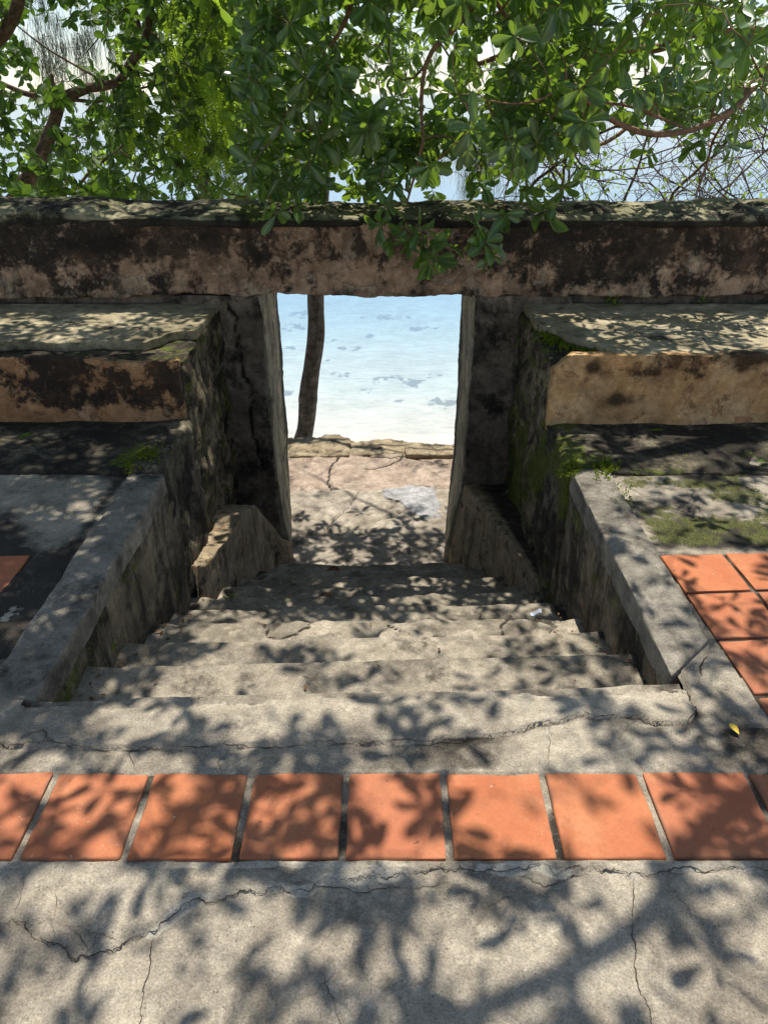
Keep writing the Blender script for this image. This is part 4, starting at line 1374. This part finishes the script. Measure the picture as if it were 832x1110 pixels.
# ---------------------------------------------------------------- casuarina whose trunk shows through the doorway
rd = np.random.default_rng(9)
tD = thing('casuarina_tree', 'slim casuarina with dark leaning trunk seen through the doorway, drooping grey needles above', 'tree', (-1.05, 8.3, -3.4))
tr_ = Skeleton()
tr_.limb([at_y(316, 540, 8.3), at_y(322, 500, 8.3), at_y(331, 465, 8.3), at_y(335, 420, 8.3), at_y(342, 365, 8.3), at_y(342, 320, 8.3), at_y(345, 260, 8.35), at_y(352, 150, 8.5), at_y(350, 20, 8.8), at_y(345, -100, 9.1)], .125, .06, 60, 12, .006, 41)
tr_.build('trunk', M['grey_bark'], tD)
sd_ = Skeleton()
for k, (tip) in enumerate([(75, 30), (60, -10), (120, -30), (250, 150), (262, 180), (300, 170), (420, 150), (520, 120), (540, 165), (470, 190), (610, 150), (660, 80), (90, 60), (240, 40), (720, 30)]):
    a = at_y(350, -80 + 14 * (k % 5), 9.0)
    b = at_y(*tip, rd.uniform(8.3, 10.5))
    m_ = (a + b) / 2 + np.array([0, 0, .5])
    sd_.limb([a, m_, b], .022, .005, 22, 5, .06, 42 + k)
needles = []
for _ in range(330):
    i = rd.integers(0, len(sd_.nodes))
    b = sd_.nodes[i] + rd.normal(0, .10, 3)
    if rd.random() < .45:
        k = rd.integers(0, 4)
        b = at_y(*[(78, 45), (255, 165), (525, 165), (310, 175)][k], 9) + rd.normal(0, 1, 3) * np.array([.28, .3, .30])
        sd_.reach(b, rd, .004, .002)
    for q in range(18):
        dr = unit(np.array([rd.normal(0, .22), rd.normal(0, .22), -1]))
        L = rd.uniform(.15, .34)
        p0 = b + rd.normal(0, .03, 3)
        needles.append(tube([p0, p0 + dr * L * .5 + rd.normal(0, .012, 3), p0 + dr * L + np.array([0, 0, -.02])], [.0017, .0015, .0009], 3))
sd_.build('branches', M['twig'], tD)
V, F = join_tubes(needles)
build('crown', V, F, M['needle'], tD, True, dict(rnd=np.repeat(rd.random(len(needles)), len(needles[0][0])), mid=np.zeros(len(V))))

# ---------------------------------------------------------------- twiggy shrub behind the right part of the wall
re_ = np.random.default_rng(12)
tE = thing('twiggy_shrub', 'tangled shrub of thin dark twigs behind the wall, right of the doorway', 'shrub', (1.3, 6.9, -3.3))
stems, tips = [], []


def grow(p, d, L, r0, lev):
    n = max(4, int(L / .10))
    P = [p]
    for _ in range(n):
        d = unit(d + re_.normal(0, .16, 3) + np.array([.02, 0, .02 - .03 * lev]))
        P.append(P[-1] + d * L / n)
    P = np.array(P)
    stems.append(tube(P, np.linspace(r0, r0 * .45, len(P)), 5 if lev < 2 else 4))
    if lev < 3:
        for _ in range([8, 7, 5][lev]):
            i = int(re_.integers(max(1, n // 4), n))
            d2 = unit((P[i] - P[i - 1]) + re_.normal(0, .35 + .012 * n, 3) * .045 * n / 5 + re_.normal(0, .55, 3))
            grow(P[i], d2, L * re_.uniform(.35, .6), r0 * .5, lev + 1)
    else:
        tips.append((P[-1], d))


for k in range(9):
    b = np.array([1.15 + .25 * k + re_.normal(0, .1), 6.7 + re_.uniform(-.4, .9), -3.3])
    d0 = unit(np.array([re_.normal(.10, .22), re_.normal(0, .08), 1]))
    q = b + d0 * 3.4
    stems.append(tube(spline([b, b + d0 * 1.7 + re_.normal(0, .08, 3), q], 18), np.linspace(.028, .016, 18), 7))
    grow(q, unit(d0 + np.array([.15 + .05 * k, -.05, .0])), re_.uniform(1.9, 2.9), .017, 0)
V, F = join_tubes(stems)
build('stems', V, F, M['twig'], tE)
lvE = Leaves('oval')
for p, d in tips:
    if re_.random() < .7: continue
    for _ in range(int(re_.integers(2, 5))):
        lvE.add(p + re_.normal(0, .03, 3), unit(d + re_.normal(0, .7, 3)), unit(re_.normal(0, .5, 3) + np.array([0, 0, 1])), re_.uniform(.03, .06), re_.random())
lvE.build('leaves', M['leaf_lime'], tE, 4)

# ---------------------------------------------------------------- bright shrubs behind the left part of the wall
for k, (cx_, lab, R_, cnt) in enumerate([(-3.6, 'lime green sunlit shrub behind the wall at the far left', 1.0, 150), (-2.3, 'darker bushy shrub behind the wall, right of the leaning trunk', .8, 95)]):
    rf = np.random.default_rng(60 + k)
    t = thing('bush', lab, 'bush', (cx_, 9.6 + .5 * k, -3.6))
    b = Skeleton()
    for q in range(6):
        b.limb([(cx_ + rf.normal(0, .1), 9.6 + .5 * k, -3.7), (cx_ + rf.normal(0, .3), 9.6 + .5 * k + rf.normal(0, .2), -2), (cx_ + rf.normal(0, .6), 9.6 + .5 * k + rf.normal(0, .4), -.2), (cx_ + rf.normal(0, .8), 9.5 + .5 * k + rf.normal(0, .4), .75)], .03, .008, 20, 6, .05, 70 + q + 10 * k)
    lv = Leaves('oval')
    for _ in range(cnt):
        p = np.array([cx_ + rf.normal(0, .55) * R_, 9.5 + .5 * k + rf.normal(0, .4), rf.uniform(-.9, .95 - .15 * k)])
        d = b.reach(p, rf, .005, .0025)
        rosette(lv, p, unit(d + np.array([0, -.2, .5])), int(rf.integers(7, 11)), .12, rf, (40, 105), .45)
    b.build('stems', M['twig'], t)
    lv.build('leaves', M['leaf_lime'] if k == 0 else M['leaf_b'], t, 80 + k)

# ---------------------------------------------------------------- small things


def fallen(px, py, z, L, rot, mat, label, name='fallen_leaf', kind='oval', lift=.006):
    p = at_z(px, py, z + lift)
    lv = Leaves(kind)
    d = np.array([math.cos(rot), math.sin(rot), .06])
    lv.add(p - unit(d) * L / 2, unit(d), np.array([.08, -.1, 1.0]), L, .5)
    V, F, a = lv.mesh(int(px))
    o = build(name, V, F, mat, None, True, a, loc=p)
    tag(o, label, 'leaf')
    sm = o.modifiers.new('thickness', 'SOLIDIFY')
    sm.thickness = .0008
    return o


fallen(795, 790, .004, .042, 1.9, M['yellow_leaf'], 'small yellow fallen leaf on the grey concrete, right of the top step')
fallen(298, 628.5, -1.21, .10, .1, M['brown_leaf'], 'curled rusty leaf on a lower step beside the left low wall')
fallen(361, 617, -1.40, .10, .2, M['brown_leaf'], 'rusty leaf on the step just above the landing')
fallen(352, 646, -.93, .11, .9, M['brown_leaf'], 'dry brown leaf lying aslant in the middle of a lower step')
fallen(710, 466, .02, .085, .05, M['leaf_lime'], 'pale green fallen leaf at the foot of the right bench front', kind='obovate')
fallen(826, 499, .02, .09, .3, M['leaf_lime'], 'green fallen leaf on the mossy floor at the right edge', kind='obovate')
fallen(27, 473, .05, .09, .8, M['leaf_lime'], 'green fallen leaf on the dark plinth of the left bench', kind='obovate')


def weed_plant(px, py, z, h, n, label, seed, y=None):
    p = at_z(px, py, z) if y is None else at_y(px, py, y)
    r = np.random.default_rng(seed)
    t = thing('weed', label, 'weed', tuple(p))
    s_ = Skeleton()
    lv = Leaves('oval')
    for _ in range(n):
        tip = p + np.array([r.normal(0, .5) * h, r.normal(-.1, .4) * h, r.uniform(.4, 1) * h])
        s_.tubes.append(tube(spline([p - np.array([0, 0, .01]), (p + tip) / 2 + r.normal(0, .1 * h, 3), tip], 6), np.linspace(.0018, .0008, 6), 4))
        for _ in range(3):
            lv.add(tip + r.normal(0, .006, 3), unit(r.normal(0, 1, 3) + np.array([0, 0, .3])), unit(r.normal(0, .4, 3) + np.array([0, 0, 1])), h * r.uniform(.35, .6), r.random())
    s_.build('stem', M['twig'], t)
    lv.build('leaves', M['leaf_lime'], t, seed)


weed_plant(668, 331, .385, .06, 7, 'small green weed on the right bench where it meets the parapet', 501)
weed_plant(760, 331, .385, .035, 4, 'tiny low weed by the parapet on the right bench, further right than the bushy one', 502)
weed_plant(126, 704, -.165, .028, 4, 'tiny green seedling at the left end of the second step', 503)
weed_plant(250, 651, -.80, .04, 5, 'low green weed at the foot of the left low wall', 504)
weed_plant(610, 507, .015, .03, 6, 'bright green tuft on the corner of the right kerb wall', 505)

# moss cushions: uncountable
rm = np.random.default_rng(77)
mv = Leaves('leaflet')


def mossy(px, py, z, rx, ry, n, h=.014):
    for _ in range(n):
        p = at_z(px + rm.normal(0, rx), py + rm.normal(0, ry), z)
        for _ in range(4):
            mv.add(p + rm.normal(0, .004, 3), unit(rm.normal(0, .7, 3) + np.array([0, 0, .8])), unit(rm.normal(0, 1, 3)), rm.uniform(.6, 1.4) * h, rm.random())


mossy(606, 366, .345, 10, 4, 420)
mossy(640, 377, .345, 14, 3, 320)
mossy(598, 376, .31, 4, 6, 160)
mossy(655, 506, .03, 6, 5, 90)
mossy(618, 508, .03, 5, 5, 60)
mossy(672, 545, .008, 6, 8, 60)
mossy(160, 492, .055, 8, 5, 120, .010)
mossy(140, 505, .04, 4, 4, 50, .010)
V, F, a = mv.mesh(4)
mo = build('moss', V, F, M['moss'], None, True, a, loc=(0, 3.8, .3))
tag(mo, 'bright green cushion moss on the broken bench corner and ledges', 'moss', kind='stuff')

rl = np.random.default_rng(91)
ll = Leaves('oval')
for _ in range(650):
    k = int(rl.integers(1, len(edges)))
    y0, y1, z = edges[k - 1][0], edges[k][0], edges[k][1]
    y = y0 + abs(rl.normal(0, .10)) * (y1 - y0) + .02 if rl.random() < .5 else rl.uniform(y0, y1)
    half_l, half_r = np.interp(y, [3.2, 4.8], [1.0, .74]), np.interp(y, [3.2, 4.8], [.855, .52])
    side = rl.random()
    x = -half_l + abs(rl.normal(0, .10)) if side < .45 else (half_r - abs(rl.normal(0, .09)) if side < .8 else rl.uniform(-half_l, half_r))
    y += edges[k][2] * (x + .05)
    a_ = rl.uniform(0, 6.28)
    ll.add(np.array([x, y, z + .012]), np.array([math.cos(a_), math.sin(a_), rl.normal(0, .1)]), np.array([rl.normal(0, .3), rl.normal(0, .3), 1]), rl.uniform(.006, .026), rl.random())
V, F, a = ll.mesh(6)
lo_ = build('leaf_litter', V, F, M['brown_leaf'], None, True, a, loc=(0, 3, -.8))
tag(lo_, 'scattered bits of dry brown leaf gathered on the steps', 'leaf litter', kind='stuff')

# rubble along the cracked step
for k, (px, py, s_) in enumerate([(335, 688, .05), (352, 690, .055), (420, 690, .06), (438, 687, .05), (456, 683, .045), (500, 686, .06), (585, 680, .05)]):
    p = at_z(px, py, -.335)
    V, Fk = block((-s_ * .8, -s_ * .6, -s_ * .35), (s_ * .8, s_ * .6, s_ * .35), res=s_ * .2, r=s_ * .28, amp=s_ * .14, sc=14, chip=1.5, seed=600 + k)
    a = .7 * k
    R = np.array([[math.cos(a), -math.sin(a), 0], [math.sin(a), math.cos(a), 0], [0, 0, 1]])
    V = (V * np.array([1.3, 1, .40])) @ R.T + p + np.array([0, -.03, -.004])
    o = build('stone_fragment', V, Fk, M['stone'], None, True, loc=p)
    tag(o, 'pale broken chunk of mortar on the crumbling edge of the cracked step', 'stone', 'mortar chunks on the cracked step')
p = at_z(580, 667, -.485)
V, Fk = block((-.024, -.013, -.004), (.024, .013, .004), res=.006, r=.003, amp=.004, sc=30, seed=620, warp=lambda P: P + np.stack([0 * P[:, 0], 0 * P[:, 0], .010 * np.sin(P[:, 0] * 90)], 1))
o = build('plastic_scrap', V + p + np.array([0, 0, .012]), Fk, M['scrap'], None, True, loc=p)
tag(o, 'small pale blue scrap on the right end of the cracked step', 'litter')
